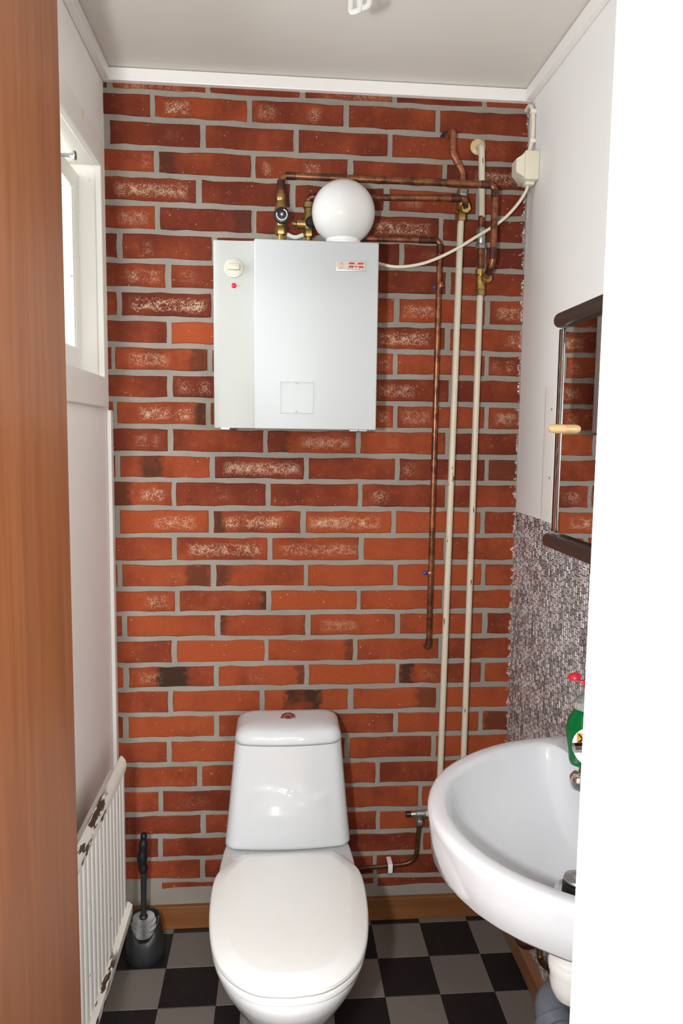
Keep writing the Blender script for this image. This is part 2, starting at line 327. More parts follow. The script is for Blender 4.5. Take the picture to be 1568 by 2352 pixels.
WHITE = {(0,1):[(275,420,.45)],(0,3):[(740,900,.3)],(1,1):[(378,436,.95)],(1,2):[(592,634,.7),(706,736,.8)],(2,3):[(918,962,.8)],(2,4):[(1110,1150,.35)],(3,0):[(325,345,.5)],(3,2):[(603,622,.75),(698,736,.7)],(3,4):[(1090,1195,.75)],(4,0):[(262,432,.85)],(4,3):[(912,972,.45)],(5,0):[(272,342,.5)],(5,3):[(858,986,.85)],(6,1):[(330,350,.5)],(7,0):[(290,368,.55)],(7,1):[(410,450,.3)],(8,1):[(300,474,.95)],(8,4):[(924,1000,.7)],(8,5):[(1138,1196,.85)],(9,3):[(868,986,.9)],(9,4):[(1160,1200,.7)],(10,1):[(296,390,.75)],(10,3):[(868,894,.8)],(10,5):[(1128,1150,.6),(1160,1176,.8)],(11,1):[(408,440,.5),(455,485,.5)],(11,3):[(868,950,.6)],(12,1):[(320,392,.85),(402,446,.85)],(12,3):[(868,892,.75)],(12,4):[(920,988,.5)],(12,5):[(1134,1186,.85)],(13,0):[(312,340,.65),(350,366,.5)],(13,2):[(690,806,.65)],(14,2):[(512,690,.9)],(14,4):[(924,950,.6)],(15,0):[(322,382,.8)],(15,3):[(850,892,.8)],(16,1):[(350,450,.75)],(16,2):[(512,550,.9),(556,650,.8)],(16,3):[(708,872,.95)],(17,1):[(430,600,.75)],(17,2):[(640,824,.5)],(19,0):[(332,386,.6)],(20,3):[(735,822,.45)],(22,1):[(318,372,.4)]}
DARK = {(3,1):(366,402,.7),(4,1):(632,670,.55),(5,1):(535,580,.6),(2,0):(250,300,.3),(10,1):(440,478,.6),(12,1):(448,476,.9),(13,2):(618,662,.75),(14,1):(322,372,.8),(14,5):(1120,1190,.6),(15,0):(255,302,.7),(16,2):(490,512,.8),(18,1):(430,482,.7),(18,2):(492,524,.7),(19,1):(598,616,.9),(20,2):(505,516,.9),(22,1):(362,432,1.0),(22,2):(682,702,.6),(22,4):(916,948,.95),(23,2):(655,735,1.0),(23,3):(955,1004,.6),(24,5):(1110,1166,.65),(21,2):(790,814,.6),(26,0):(300,320,.4)}
ORANGE = {(16,4):.5, (21,1):.35, (19,2):.25, (23,4):.3, (22,3):.35, (9,1):.3}
JW = .0074
def make_brick(x0, x1, zt0, zt1, zb0, zb1, props):
    cx, cz = (x0+x1)/2, (zt0+zt1+zb0+zb1)/4
    n = max(2, int((x1-x0)/.034)); j = lambda a=.0016: rnd.uniform(-a, a)
    per = []
    for i in range(n+1): t = i/n; per.append((lerp(x0, x1, t)+(j() if 0 < i < n else 0), lerp(zt0, zt1, t)+j(.0019)))
    per.append((x1+j(.0022), (zt1+zb1)/2+j(.003)))
    for i in range(n+1): t = 1-i/n; per.append((lerp(x0, x1, t)+(j() if 0 < i < n else 0), lerp(zb0, zb1, t)+j(.0019)))
    per.append((x0+j(.0022), (zt0+zb0)/2+j(.003)))
    pr = .0035 + rnd.uniform(-.0012, .0018); hx, hz = (x1-x0)/2, (zt0-zb0)/2
    def ring(ins, y): return [((x-cx)*(1-ins/max(hx, .01)), y, (z-cz)*(1-ins/max(hz, .01))) for x, z in per]
    bm = loft([ring(0, .004), ring(0, -pr*.45), ring(.0022, -pr)], cap0=False)
    o = obj('brick', bm, M['brick'], None, None); o.parent = wall_back; o.location = (cx, 0, cz)
    for k in ('tone', 'seed', 'wu', 'ww', 'wa', 'wu2', 'ww2', 'wa2', 'du', 'dw', 'da', 'xe'): o[k] = float(props.get(k, 0.0))
    return o
def px_x(px, z):                               # X on the brick face for a pixel column at height z
    y0 = 1176.0
    for _ in range(4):
        p = OY(px, y0); d = p - CAM; y0 = y0 + (p.z - z)*F_PX/d.dot(FW)*.98
    return OY(px, y0).x
for r, js in enumerate(JOINTS):
    zt = (lambda x: H-.025) if r == 0 else (lambda x, r=r: bed_z(r-1, x)-JW)
    zb = lambda x, r=r: bed_z(r, x)+JW
    zm = (zt(.5)+zb(.5))/2
    xs = [-.02] + [px_x(j, zm) for j in js] + [W+.02]
    for k in range(len(xs)-1):
        x0 = xs[k]+(JW+rnd.uniform(-.0015, .0015) if k else 0); x1 = xs[k+1]-(JW+rnd.uniform(-.0015, .0015) if k < len(xs)-2 else 0)
        x0, x1 = max(x0, .0), min(x1, W-.001 if r > 6 else W-.004)
        if x1-x0 < .008: continue
        cx = (x0+x1)/2
        tone = rnd.uniform(.22, .62) + (.16 if 16 <= r <= 25 else 0) - (.10 if r <= 7 else 0) + ORANGE.get((r, k), 0)  # row bias is partly light painted in: upper courses darker, lower ones more orange
        pp = {'tone': tone, 'seed': rnd.uniform(0, 40), 'xe': (x1-cx)-.0005 if k == len(xs)-2 else 9.0}
        for q, (a, c, am) in enumerate(WHITE.get((r, k), [])[:2]):
            xa, xc = px_x(a, zm), px_x(c, zm); sfx = '' if q == 0 else '2'
            pp['wu'+sfx] = (xa+xc)/2-cx; pp['ww'+sfx] = (xc-xa)/2+.004; pp['wa'+sfx] = am
        if (r, k) not in WHITE and rnd.random() < .2:
            pp['wu'] = rnd.uniform(-.06, .06); pp['ww'] = rnd.uniform(.02, .05); pp['wa'] = rnd.uniform(.05, .18)
        if (r, k) in DARK:
            a, c, am = DARK[(r, k)]; xa, xc = px_x(a, zm), px_x(c, zm); pp['du'] = (xa+xc)/2-cx; pp['dw'] = (xc-xa)/2+.008; pp['da'] = am
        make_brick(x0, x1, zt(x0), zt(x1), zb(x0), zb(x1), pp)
for x0, x1, h in ((.60, .76, .020), (.775, .99, .026), (1.0, 1.15, .022), (.13, .33, .016)):   # last course, mostly plastered over
    make_brick(x0, x1, bed_z(30, x0)-JW, bed_z(30, x1)-JW, bed_z(30, x0)-JW-h, bed_z(30, x1)-JW-h*.7, {'tone': .4, 'seed': rnd.uniform(0, 40), 'xe': 9})

# ------------------------------------------------------------ floor tiles
TP, TX, TY = .14687, .753, -.1809
for i in range(-6, 4):
    for k in range(-1, 12):
        x0, x1, y0, y1 = TX+i*TP, TX+(i+1)*TP, TY-k*TP, TY-(k-1)*TP
        x0, x1, y0, y1 = max(x0, 0), min(x1, W), max(y0, -1.66), min(y1, 0)
        if x1-x0 < .004 or y1-y0 < .004: continue
        g = .0006
        t = obj('tile', box(x0+g, x1-g, y0+g, y1-g, -.003, rnd.uniform(-.0002, .0002), .0005, 1), M['tile_black' if (i+k) % 2 else 'tile_grey'], floor)

# ------------------------------------------------------------ trim
struct('baseboard_back', box(.0, W-.026, -.016, .0, 0, .070, .002), M['skirting'], label='varnished pine skirting along the brick wall')
struct('baseboard_right', box(W-.026, W-.0005, -1.5, -.0005, 0, .062, .004), M['skirting_side'], label='worn pine skirting along the right wall')
struct('trim_1', box(.001, W-.001, -.020, .0, H-.034, H-.0015, .002), M['trimwhite'], label='white ceiling batten above the brick wall')
struct('trim_2', box(.0005, .020, YF, -.021, H-.034, H-.002, .002), M['trimwhite'], label='white ceiling batten on the left wall')
struct('trim_3', box(W-.020, W-.0005, YF, -.021, H-.034, H-.002, .002), M['trimwhite'], label='white ceiling batten on the right wall')
struct('trim_4', box(.0005, .012, -.034, -.004, .35, 1.527, .003), M['trimwhite'], label='white corner strip between left wall and bricks')

# ------------------------------------------------------------ door frame and door
fr = empty('trim_5', (.72, YF, 0)); fr['kind'] = 'structure'; fr['label'] = 'white painted door frame, right jamb nearest the camera'
jx = .7265
prof = [(jx+.004, YF+.012), (jx, YF+.006), (jx, YF-.022), (jx+.002, YF-.026), (jx+.010, YF-.027), (jx+.012, YF-.030), (jx+.012, YF-.100), (jx+.016, YF-.128), (jx+.022, YF-.135), (jx+.085, YF-.140), (jx+.088, YF-.121), (jx+.0335, YF-.121), (jx+.0335, YF+.001), (jx+.085, YF+.001), (jx+.085, YF+.012)]
obj('jamb', prism(prof, 0, 2.16), M['jamb'], fr, 30)
lx = DX0
prof = [(lx+.024, YF+.0), (lx+.024, YF-.118), (lx+.015, YF-.130), (lx-.07, YF-.134), (lx-.07, YF-.121), (lx+.001, YF-.121), (lx+.001, YF+.0)]
obj('jamb', prism(prof, 0, 2.16), M['jamb'], fr, 30)
obj('head', box(lx+.024, jx, YF-.12, YF, 2.135, 2.16), M['jamb'], fr)
p = OX(1386, 2090, jx+.012)
obj('strike_plate', box(jx+.0105, jx+.0122, p.y-.006, p.y+.006, p.z-.022, p.z+.022, .0006, 1), M['badge_frame'], fr, label='small worn metal strike plate')
# door leaf, swung into the room
dr = empty('door_1', (.125, YF+.02, 0)); dr['kind'] = 'structure'; dr['label'] = 'reddish brown wooden door leaf swung open against the left side'
e = OY(160, 1176, -.95); ax = Vector((e.x, -.95, 0)) - Vector((.128, YF+.02, 0)); d = ax.normalized(); nrm = Vector((-d.y, d.x, 0))
def leaf(z0, z1, t0, t1, a0, a1, bev=.002):
    b = box(a0, a1, t0, t1, z0, z1, bev)
    for v_ in b.verts: v_.co = Vector((.128, YF+.02, 0)) + d*v_.co.x + nrm*v_.co.y + Vector((0, 0, v_.co.z))
    return b
L = ax.length
obj('leaf', leaf(.012, 2.125, 0, .040, 0, L), M['door'], dr)
obj('lock_plate', leaf(.96, 1.12, .009, .031, L-.0005, L+.001, .0004), M['steel'], dr)
for hz in (.25, 1.85): obj('hinge', lathe([(.007, 0), (.007, .09)], 12, (.130, YF+.010, hz)), M['steel'], dr, 40)

# ------------------------------------------------------------ window
wn = empty('window_1', (0, (WY0+WY1)/2, WZ0)); wn['kind'] = 'structure'; wn['label'] = 'small cream painted window in the left wall'
CY1, CZ0, CZ1 = -.072, 1.532, 2.205
ym = -.725
obj('casing', box(.0005, .016, -.118, CY1, CZ0, CZ1, .003), M['winpaint'], wn)
obj('casing', box(.0005, .018, ym, -.119, WZ1-.012, CZ1, .003), M['winpaint'], wn)
obj('casing', box(.0005, .018, ym, -.119, CZ0, WZ0+.010, .003), M['winpaint'], wn)
obj('casing', box(.0005, .016, ym, WY0+.02, WZ0+.011, WZ1-.013, .003), M['winpaint'], wn)
b = box(-.15, .0, WY1-.006, WY1-.0005, WZ0+.0005, WZ1-.0005); obj('reveal', b, M['winpaint'], wn)
obj('reveal', box(-.15, .0, WY0+.0005, WY0+.006, WZ0+.0005, WZ1-.0005), M['winpaint'], wn)
obj('reveal', box(-.15, .0, WY0+.007, WY1-.007, WZ1-.006, WZ1-.0005), M['winpaint'], wn)
obj('sill', box(-.15, .0, WY0+.007, WY1-.007, WZ0+.0005, WZ0+.008), M['winpaint'], wn)
SX0, SX1 = -.085, -.044; sy0, sy1, sz0, sz1 = WY0+.012, WY1-.008, WZ0+.018, WZ1-.03
sash = obj('sash', box(SX0, SX1, sy1-.045, sy1, sz0, sz1, .003), M['winpaint'], wn)
obj('sash', box(SX0, SX1, sy0, sy0+.045, sz0, sz1, .003), M['winpaint'], wn)
obj('sash', box(SX0, SX1+.006, sy0+.046, sy1-.046, sz0, sz0+.06, .004), M['winpaint'], wn)
obj('sash', box(SX0, SX1, sy0+.046, sy1-.046, sz1-.045, sz1, .003), M['winpaint'], wn)
obj('glazing_bead', box(SX1-.012, SX1-.001, sy1-.058, sy1-.046, sz0+.062, sz1-.047, .002), M['winpaint'], wn)
obj('pane', box(-.068, -.064, sy0+.045, sy1-.045, sz0+.06, sz1-.045), M['pane'], wn, label='clear window pane')
obj('frame', box(-.15, -.086, WY1-.045, WY1-.007, WZ0+.009, WZ1-.007), M['winpaint'], wn)
for pxy in ((170, 590), (168, 480), (171, 700)):
    p = OX(pxy[0], pxy[1], SX1); obj('nail', lathe([(.0012, 0), (.001, .0006)], 6, p, (1, 0, 0)), M['dark'], wn)
for a, c, w_ in ((190, 262, .011), (229, 333, .012)):
    p = OX(a, c, .018); obj('tape_scrap', prism([(0, 0), (1, .2), (.8, 1), (-.1, .8)], 0, 1), M['masktape'], wn)
    o = wn.children[-1]
    for v_ in o.data.vertices: v_.co = Vector((.0181+v_.co.z*.0006, p.y+(v_.co.x-.5)*w_, p.z+(v_.co.y-.5)*.026))
p = OX(172, 357, .004)
k = tag(obj('window_knob', lathe([(.0045, -.05), (.0045, -.012), (.006, -.008), (.0095, -.003), (.0105, 0), (.0098, .002), (.006, .0026)], 20, (p.x, p.y, p.z), (1, 0, 0)), M['steel'], smooth=35), 'metal knob with round head at the top of the window recess', 'knob')

# ------------------------------------------------------------ radiator
RX, RY0, RY1, RZ0, RZ1 = .088, -.79, -.305, .235, .630
rad = thing('radiator', (.06, -.5, .2), 'white fluted panel radiator with flaking top cap under the window', 'radiator')
pts = []; pitch = .034; y = RY1
poly = [(.052, RY1)]
n = int((RY1-RY0)/pitch)
for k in range(n):
    y0 = RY1-k*pitch
    for t, xo in ((0, 0), (.06, .005), (.2, .0065), (.5, .007), (.78, .0065), (.9, .005), (.97, .0)): poly.append((RX-.006+xo, y0-t*pitch))
poly += [(RX-.006, RY1-n*pitch), (.052, RY1-n*pitch)]
obj('panel', prism(poly, RZ0, RZ1), M['radiator'], rad, 50)
yc_ = RY1+.016
capp = [(q.x, q.z) for q in (OY(a_, c_, yc_) for a_, c_ in ((278, 1736), (283, 1740), (288, 1747), (290, 1757), (289, 1768), (285, 1781)))]
capp += [(capp[-1][0]-.006, capp[-1][1]+.004), (capp[1][0]-.004, capp[1][1]-.012), (capp[0][0]-.004, capp[0][1]-.004)]
ye = RY1-n*pitch
b = loft([[(x, RY1+.018, z) for x, z in capp], [(x, ye, z) for x, z in capp]]); obj('top_cap', b, M['flake'], rad, 40)
bot = [(q.x, q.z) for q in (OY(a_, c_, RY1+.010) for a_, c_ in ((296, 2072), (304, 2079), (304, 2100), (298, 2118)))]
bot = [(bot[0][0]-.03, bot[0][1]-.001)]+bot+[(bot[-1][0]-.02, bot[-1][1]-.001)]
obj('bottom_rail', loft([[(x, RY1+.012, z) for x, z in bot], [(x, ye, z) for x, z in bot]]), M['flake'], rad, 40)
obj('back_panel', box(.030, .044, ye, RY1-.01, RZ0, .56, .002), M['radiator'], rad)
for yy in (RY1-.06, ye+.08): obj('bracket', box(.0, .031, yy-.012, yy+.012, .30, .45, .001), M['radiator'], rad)

# ------------------------------------------------------------ toilet
TC = .4955
wc = thing('toilet', (TC, -.45, 0), 'white porcelain toilet with its lid closed against the brick wall', 'toilet')
def egg(z, hw, yf, yb, ym, n=48, pb=4.0, pf=2.1, cx=TC):
    out = []
    for i in range(n):
        a = 2*PI*i/n; c, s_ = math.cos(a), math.sin(a); p_ = pb if s_ >= 0 else pf
        x = hw*math.copysign(abs(c)**(2/p_), c); yy = (yb-ym if s_ >= 0 else ym-yf)*math.copysign(abs(s_)**(2/p_), s_)
        out.append((cx+x, ym+yy, z))
    return out
bm = loft([egg(0, .118, -.63, -.14, -.40), egg(.012, .118, -.63, -.14, -.40), egg(.03, .103, -.615, -.145, -.40), egg(.10, .098, -.615, -.14, -.40), egg(.17, .108, -.655, -.13, -.42), egg(.23, .132, -.715, -.12, -.45), egg(.285, .155, -.77, -.10, -.48), egg(.335, .170, -.806, -.08, -.52), egg(.362, .174, -.817, -.075, -.54), egg(.372, .1735, -.815, -.075, -.54), egg(.376, .169, -.81, -.08, -.54)])
obj('bowl', bm, M['porcelain'], wc, 60)
PX = [(556,1960),(535,1972),(508,1990),(493.6,2007.6),(484,2038),(478.5,2079.6),(478,2118),(482,2159.5),(490,2191.5),(508,2220),(543,2252),(588,2271),(658,2279),(732,2273),(786,2246),(818,2217),(834,2188),(844,2143.5),(844.7,2095.5),(840.6,2057),(832.6,2015.6),(820,1990),(796,1972.5),(775,1956.5),(764,1951.7)]
raw = [OZ(a, c, .412) for a, c in PX]; nL = len(raw); hw_y = []
for i in range(13):
    a, c = raw[i], raw[nL-1-i]; hw_y.append((abs(c.x-a.x)/2 if i < 12 else 0, (a.y+c.y)/2))
half = spline([Vector((x, y_, 0)) for x, y_ in hw_y], 4); 
outl = [(TC-p.x, p.y) for p in half] + [(TC+p.x, p.y) for p in reversed(half[:-1])]
LC = (TC, -.575)
def scl(z, s_, grow=0.0):
    out = []
    for x, y_ in outl:
        dx, dy = x-LC[0], y_-LC[1]; l = math.hypot(dx, dy); k_ = s_+grow/l; out.append((LC[0]+dx*k_, LC[1]+dy*k_, z))
    return out
obj('seat_ring', loft([scl(.377, 1, -.012), scl(.379, 1, -.004), scl(.390, 1, -.003), scl(.3935, 1, -.006)]), M['porcelain_seat'], wc, 50)
lid = obj('seat_lid', loft([scl(.3950, 1, -.008), scl(.3965, 1, -.002), scl(.401, 1, 0), scl(.4075, 1, -.001), scl(.411, 1, -.004), scl(.413, 1, -.008), scl(.4215, 1, -.036), scl(.4222, 1, -.042), scl(.4230, .5)]), M['porcelain_seat'], wc, 12)
for sx in (-1, 1): obj('hinge', lathe([(.008, 0), (.008, .03)], 14, (TC+sx*.075-.015, -.318, .384), (1, 0, 0)), M['porcelain_seat'], wc, 40)
def rrect(z, hw, y0, y1, r, n=10, cx=TC+.002, bow=0.0):
    out = []
    for qx, qy, a0 in ((1, 1, 0), (-1, 1, PI/2), (-1, -1, PI), (1, -1, 1.5*PI)):
        for k_ in range(n+1):
            a = a0+k_/n*PI/2; x = qx*(hw-r)+r*math.cos(a); yy = (y1-r if qy > 0 else y0+r)+r*math.sin(a)
            out.append([x, yy])
    # subdivide the long front edge so the embossed wave has something to push
    dense = []
    for (xa, ya), (xb, yb_) in zip(out, out[1:]+out[:1]):
        m_ = max(1, int(math.hypot(xb-xa, yb_-ya)/.005)); dense += [(lerp(xa, xb, q/m_), lerp(ya, yb_, q/m_)) for q in range(m_)]
    return dense
# every level is resampled to the same count by walking its perimeter from the same corner
def resamp(pts, n):
    P = pts+[pts[0]]; ds = [math.dist(a, b_) for a, b_ in zip(P, P[1:])]; tot = sum(ds); out = []; i = 0; acc = 0
    for k_ in range(n):
        t = tot*k_/n
        while acc+ds[i] < t: acc += ds[i]; i += 1
        f_ = (t-acc)/ds[i]; out.append((lerp(P[i][0], P[i+1][0], f_), lerp(P[i][1], P[i+1][1], f_)))
    return out
CW = TC+.002; rings = []; NL = 46; CZb, CZt = .3775, .652
for k in range(NL+1):
    t = k/NL; z = lerp(CZb, CZt, t); hw = lerp(.168, .142, t**.9); yfr = lerp(-.252, -.226, t); ins = .006 if k == 0 else 0
    ring = []
    for x, y_ in resamp(rrect(z, hw-ins, yfr+ins, -.065, .028), 150):
        bowx = -.016*(1-(x/hw)**2) if y_ < yfr+.03 else 0
        u = x/.11; zw = .532 - .013*math.sin(u*PI*.95) ; fade = max(0, 1-abs(u)**4)
        st = max(0, min(1, (zw-z)/.006+.5)); st = st*st*(3-2*st)
        e_ = -.005*st*fade*max(0, min(1, (z-.44)/.06)) if y_ < yfr+.02 else 0
        ring.append((CW+x, y_+bowx+e_, z))
    rings.append(ring)
obj('cistern', loft(rings), M['porcelain'], wc, 60)
rings = []
for z, ins in ((.6535, .004), (.655, .0005), (.662, -.001), (.676, .003), (.686, .011), (.692, .023), (.695, .038), (.6965, .055), (.697, .075)):
    r_ = max(.004, .030-max(0, ins)*.1); ring = []
    for x, y_ in resamp(rrect(z, .1418-ins, -.2275+ins*.95, -.064-ins*.7, max(.008, .032-ins*.2)), 120):
        bowx = -.016*(1-min(1, abs(x/.1435))**2)*(1 if y_ < -.15 else 0)*(1-ins/.08); ring.append((CW+x, y_+bowx, z))
    rings.append(ring)
obj('cistern_lid', loft(rings), M['porcelain'], wc, 60)
bt = obj('flush_button', lathe([(.021, 0), (.0215, .002), (.020, .0045), (.0155, .005), (.0150, .003)], 28, (CW, -.152, .6945), (0, -.28, 1)), M['chrome'], wc, 40, label='round chrome flush button')
obj('button_cap', lathe([(.0142, 0), (.0142, .003), (.012, .0045), (.007, .0046), (.0068, .0036), (.001, .0036)], 24, (CW, -.1525, .6965), (0, -.28, 1)), M['chrome'], bt, 40)

# ------------------------------------------------------------ water heater
HX0, HXM, HX1, HZ0, HZ1, HY = .306, .4065, .7125, 1.4800, 1.9400, -.25
wh = thing('water_heater', (.51, -.12, HZ0), 'white square wall-mounted electric water heater on the bricks', 'water heater')
obj('body', box(HX0+.004, HX1-.004, -.215, -.006, HZ0+.003, HZ1-.003, .004), M['white_plastic'], wh, 30)
obj('front_cover', box(HXM, HX1, HY, -.2145, HZ0, HZ1, .0035, 3), M['enamel'], wh, 30)
rings = []
prof = [(HX0, -.214), (HX0, -.222), (HX0+.002, -.2255), (HX0+.006, -.2268)] + [(HX0+.006+(HXM-HX0-.0065)*t, -.2268-.005*max(0, (t-.45)/.55)**2) for t in (.15, .3, .45, .55, .65, .75, .85, .93, 1.0)] + [(HXM-.0004, -.214)]
b = loft([[(x, y_, HZ0+.0015) for x, y_ in prof], [(x, y_, HZ1-.0015) for x, y_ in prof]]); obj('control_panel', b, M['enamel_panel'], wh, 35, label='cream recessed control panel')
p = OY(536.5, 616, -.227)
dial = obj('thermostat_dial', lathe([(.0235, 0), (.0235, .0015), (.0225, .004), (.0205, .0048), (.001, .005)], 36, (p.x, -.2265, p.z), (0, -1, 0)), M['dial'], wh, 35, label='cream round thermostat dial')
obj('dial_grip', box(p.x-.0155, p.x+.0155, -.2445, -.2312, p.z-.006, p.z+.008, .0025), M['dial'], dial, 40)
for k in range(10):
    a = PI*(1.0 + .15*k) ; rr = .0185; obj('tick', box(p.x+rr*math.cos(a)-.0007, p.x+rr*math.cos(a)+.0007, -.2318, -.2312, p.z+rr*math.sin(a)-.0011, p.z+rr*math.sin(a)+.0011), M['tick'], dial)
p = OY(537, 656, -.227); obj('indicator_lamp', lathe([(.0065, 0), (.0062, .002), (.0045, .0042), (.002, .0052), (.0003, .0055)], 20, (p.x, -.2267, p.z), (0, -1, 0)), M['redlens'], wh, 60, label='red indicator lamp')
a, c = OY(643, 876, HY), OY(719, 950, HY)
sub = obj('access_plate', box(a.x, c.x, HY-.0005, HY+.001, c.z, a.z, .0002, 1), M['enamel'], wh, 40)
fw_ = .0018
b = box(a.x, c.x, HY-.0024, HY-.001, a.z-fw_, a.z, .0006); b = box(a.x, c.x, HY-.0024, HY-.001, c.z, c.z+fw_, .0006, bm=b); b = box(a.x, a.x+fw_, HY-.0024, HY-.001, c.z, a.z, .0006, bm=b); b = box(c.x-fw_, c.x, HY-.0024, HY-.001, c.z, a.z, .0006, bm=b)
obj('plate_rim', b, M['enamel'], sub)
for zz in (a.z-.004, c.z+.0045): obj('screw', lathe([(.0028, 0), (.0026, .0012), (.001, .0014)], 10, ((a.x+c.x)/2, HY-.0010, zz), (0, -1, 0)), M['greyprint'], sub, 40)
for px in (517, 812, 833): 
    q = OY(px, 990, -.20); obj('mounting_foot', box(q.x-.012, q.x+.012, -.2, -.006, HZ0-.004, HZ0+.004, .002), M['steel'], wh)
# maker's badge
a, c = OY(772, 598.5, HY), OY(839.5, 624.5, HY)
bd = obj('badge', box(a.x, c.x, HY-.003, HY-.0002, c.z, a.z, .0012), M['badge_frame'], wh, 40, label='beige METRO badge with red bars')
obj('badge_field', box(a.x+.0022, c.x-.0022, HY-.0034, HY-.002, c.z+.0025, a.z-.0022), M['badge'], bd)
bw, bh = c.x-a.x, a.z-c.z
def flat(poly, name='red_bar', mat='redprint'):  # badge units: u across, w up, both 0..1
    pp = [(a.x+u*bw, c.z+w_*bh) for u, w_ in poly]
    bm_ = loft([[(x, HY-.0033, z) for x, z in pp], [(x, HY-.0037, z) for x, z in pp]]); return obj(name, bm_, M[mat], bd)
flat([(.42, .66), (.42, .84), (.60, .84), (.645, .66)]); flat([(.92, .66), (.92, .84), (.745, .84), (.69, .66)])
flat([(.42, .34), (.42, .52), (.59, .52), (.59, .34)]); flat([(.92, .34), (.92, .52), (.75, .52), (.75, .34)]); flat([(.61, .52), (.73, .52), (.67, .34)])
for k in range(10):                              # small faded emblem on the left: ring over a wavy tail
    t0, t1 = k/10*2*PI, (k+.75)/10*2*PI; R0, R1 = .042, .060
    flat([(.18+r_*math.cos(t), .70+r_*2.35*math.sin(t)) for t, r_ in ((t0, R0), (t0, R1), (t1, R1), (t1, R0))], 'emblem_mark', 'rose')
for k in range(3): flat([(.13, .40-k*.085), (.18, .345-k*.085), (.23, .40-k*.085), (.23, .43-k*.085), (.18, .38-k*.085), (.13, .43-k*.085)], 'emblem_mark', 'rose')
flat([(.155, .68), (.205, .68), (.18, .78)], 'emblem_mark', 'redprint')
for ch, u in zip('METRO', (.432, .547, .665, .785, .902)):
    cu = bpy.data.curves.new('letter', 'FONT'); cu.body = ch; cu.size = .0044; cu.align_x = 'CENTER'; cu.extrude = .0002; cu.resolution_u = 2
    to = bpy.data.objects.new('letter_tmp', cu); COL.objects.link(to); dg = bpy.context.evaluated_depsgraph_get(); dg.update()
    me = bpy.data.meshes.new_from_object(to.evaluated_get(dg)); bpy.data.objects.remove(to)
    lo = bpy.data.objects.new('letter', me); COL.objects.link(lo); me.materials.clear(); me.materials.append(M['redprint'])
    for v_ in me.vertices: v_.co = Vector((a.x+u*bw+v_.co.x, HY-.0036-v_.co.z, c.z+.14*bh+v_.co.y))
    lo.parent = bd
# fittings: everything below is real pipework in front of the bricks
def part(name, bm, mat, parent, smooth=40, label=None): return obj(name, bm, M[mat], parent, smooth, label)
VY = -.085
vx = OY(645, 500, VY).x
vv = thing('boiler_valve', (vx, VY, HZ1), 'brass stop valve with black hand wheel on top of the heater', 'valve')
zt_ = OY(645, 463, VY).z
part('union_nut', lathe([(.013, 0), (.013, .030), (.0165, .032), (.0165, .040), (.009, .042)], 18, (vx, VY, HZ1-.003)), 'brass', vv)
part('stub', lathe([(.008, .0), (.008, .03)], 16, (vx, VY, HZ1+.036)), 'brass_bright', vv)
part('lower_nut', hexnut((vx, VY, HZ1+.052), (0, 0, 1), .0155, .022), 'brass', vv)
part('valve_body', lathe([(.011, 0), (.013, .012), (.0165, .03), (.0165, .045), (.013, .058), (.011, .064), (.0125, .066), (.0125, .080), (.010, .084)], 20, (vx, VY, HZ1+.074)), 'brass', vv)
pw = OY(647, 496, VY-.04)
part('stem', lathe([(.008, 0), (.008, .03)], 14, (pw.x, VY-.008, pw.z), (0, -1, 0)), 'brass', vv)
wl = part('hand_wheel', lathe([(.012, 0), (.0195, .002), (.0205, .005), (.0205, .015), (.019, .018), (.015, .0195), (.001, .0195)], 24, (pw.x, VY-.034, pw.z), (0, -1, 0)), 'black', vv)
part('screw', lathe([(.0045, 0), (.004, .002), (.001, .0025)], 14, (pw.x, VY-.0535, pw.z+.001), (0, -1, 0)), 'steel', wl)
arc = [(pw.x+.0135*math.cos(t), VY-.0537, pw.z+.0135*math.sin(t)) for t in [PI*.9+k*(PI*1.5)/14 for k in range(15)]]
part('arrow_print', tube(arc, .0012, 6), 'paper', wl)
VY = -.062; sxp = OY(709, 500, VY).x
sv = thing('safety_valve', (sxp, VY, HZ1), 'brass safety valve with side outlet half behind the white globe', 'valve')
part('union_nut', lathe([(.013, 0), (.013, .034), (.0165, .036), (.0165, .044), (.009, .046)], 18, (sxp, VY, HZ1-.003)), 'brass', sv)
part('stub', lathe([(.008, .0), (.008, .03)], 16, (sxp, VY, HZ1+.040)), 'brass_bright', sv)
part('lower_nut', hexnut((sxp, VY, HZ1+.055), (0, 0, 1), .0150, .020), 'brass', sv)
part('valve_body', lathe([(.011, 0), (.015, .01), (.016, .035), (.0125, .045), (.0125, .055), (.0155, .057), (.0155, .070), (.010, .074)], 20, (sxp, VY, HZ1+.073)), 'brass', sv)
zz = OY(700, 515, VY).z
part('side_outlet', lathe([(.0125, 0), (.0125, .024), (.010, .026), (.0065, .0265), (.0065, .032)], 18, (sxp-.008, VY, zz), (-1, 0, 0)), 'brass', sv)
part('outlet_plug', hexnut((sxp-.040, VY, zz), (-1, 0, 0), .006, .006), 'brass_bright', sv)
part('knob', lathe([(.014, 0), (.015, .004), (.015, .018), (.013, .021), (.001, .022)], 20, (sxp+.004, VY-.012, zz), (.25, -1, 0)), 'black', sv)
hs = tag(obj('clear_hose', tube(spline([(vx+.016, VY-.010, HZ1+.058), ((vx+sxp)/2, VY-.006, HZ1+.052), (sxp-.0155, VY, HZ1+.060)], 6), .0055), M['white_plastic'], smooth=60), 'short pale plastic link between the two boiler valves', 'hose')

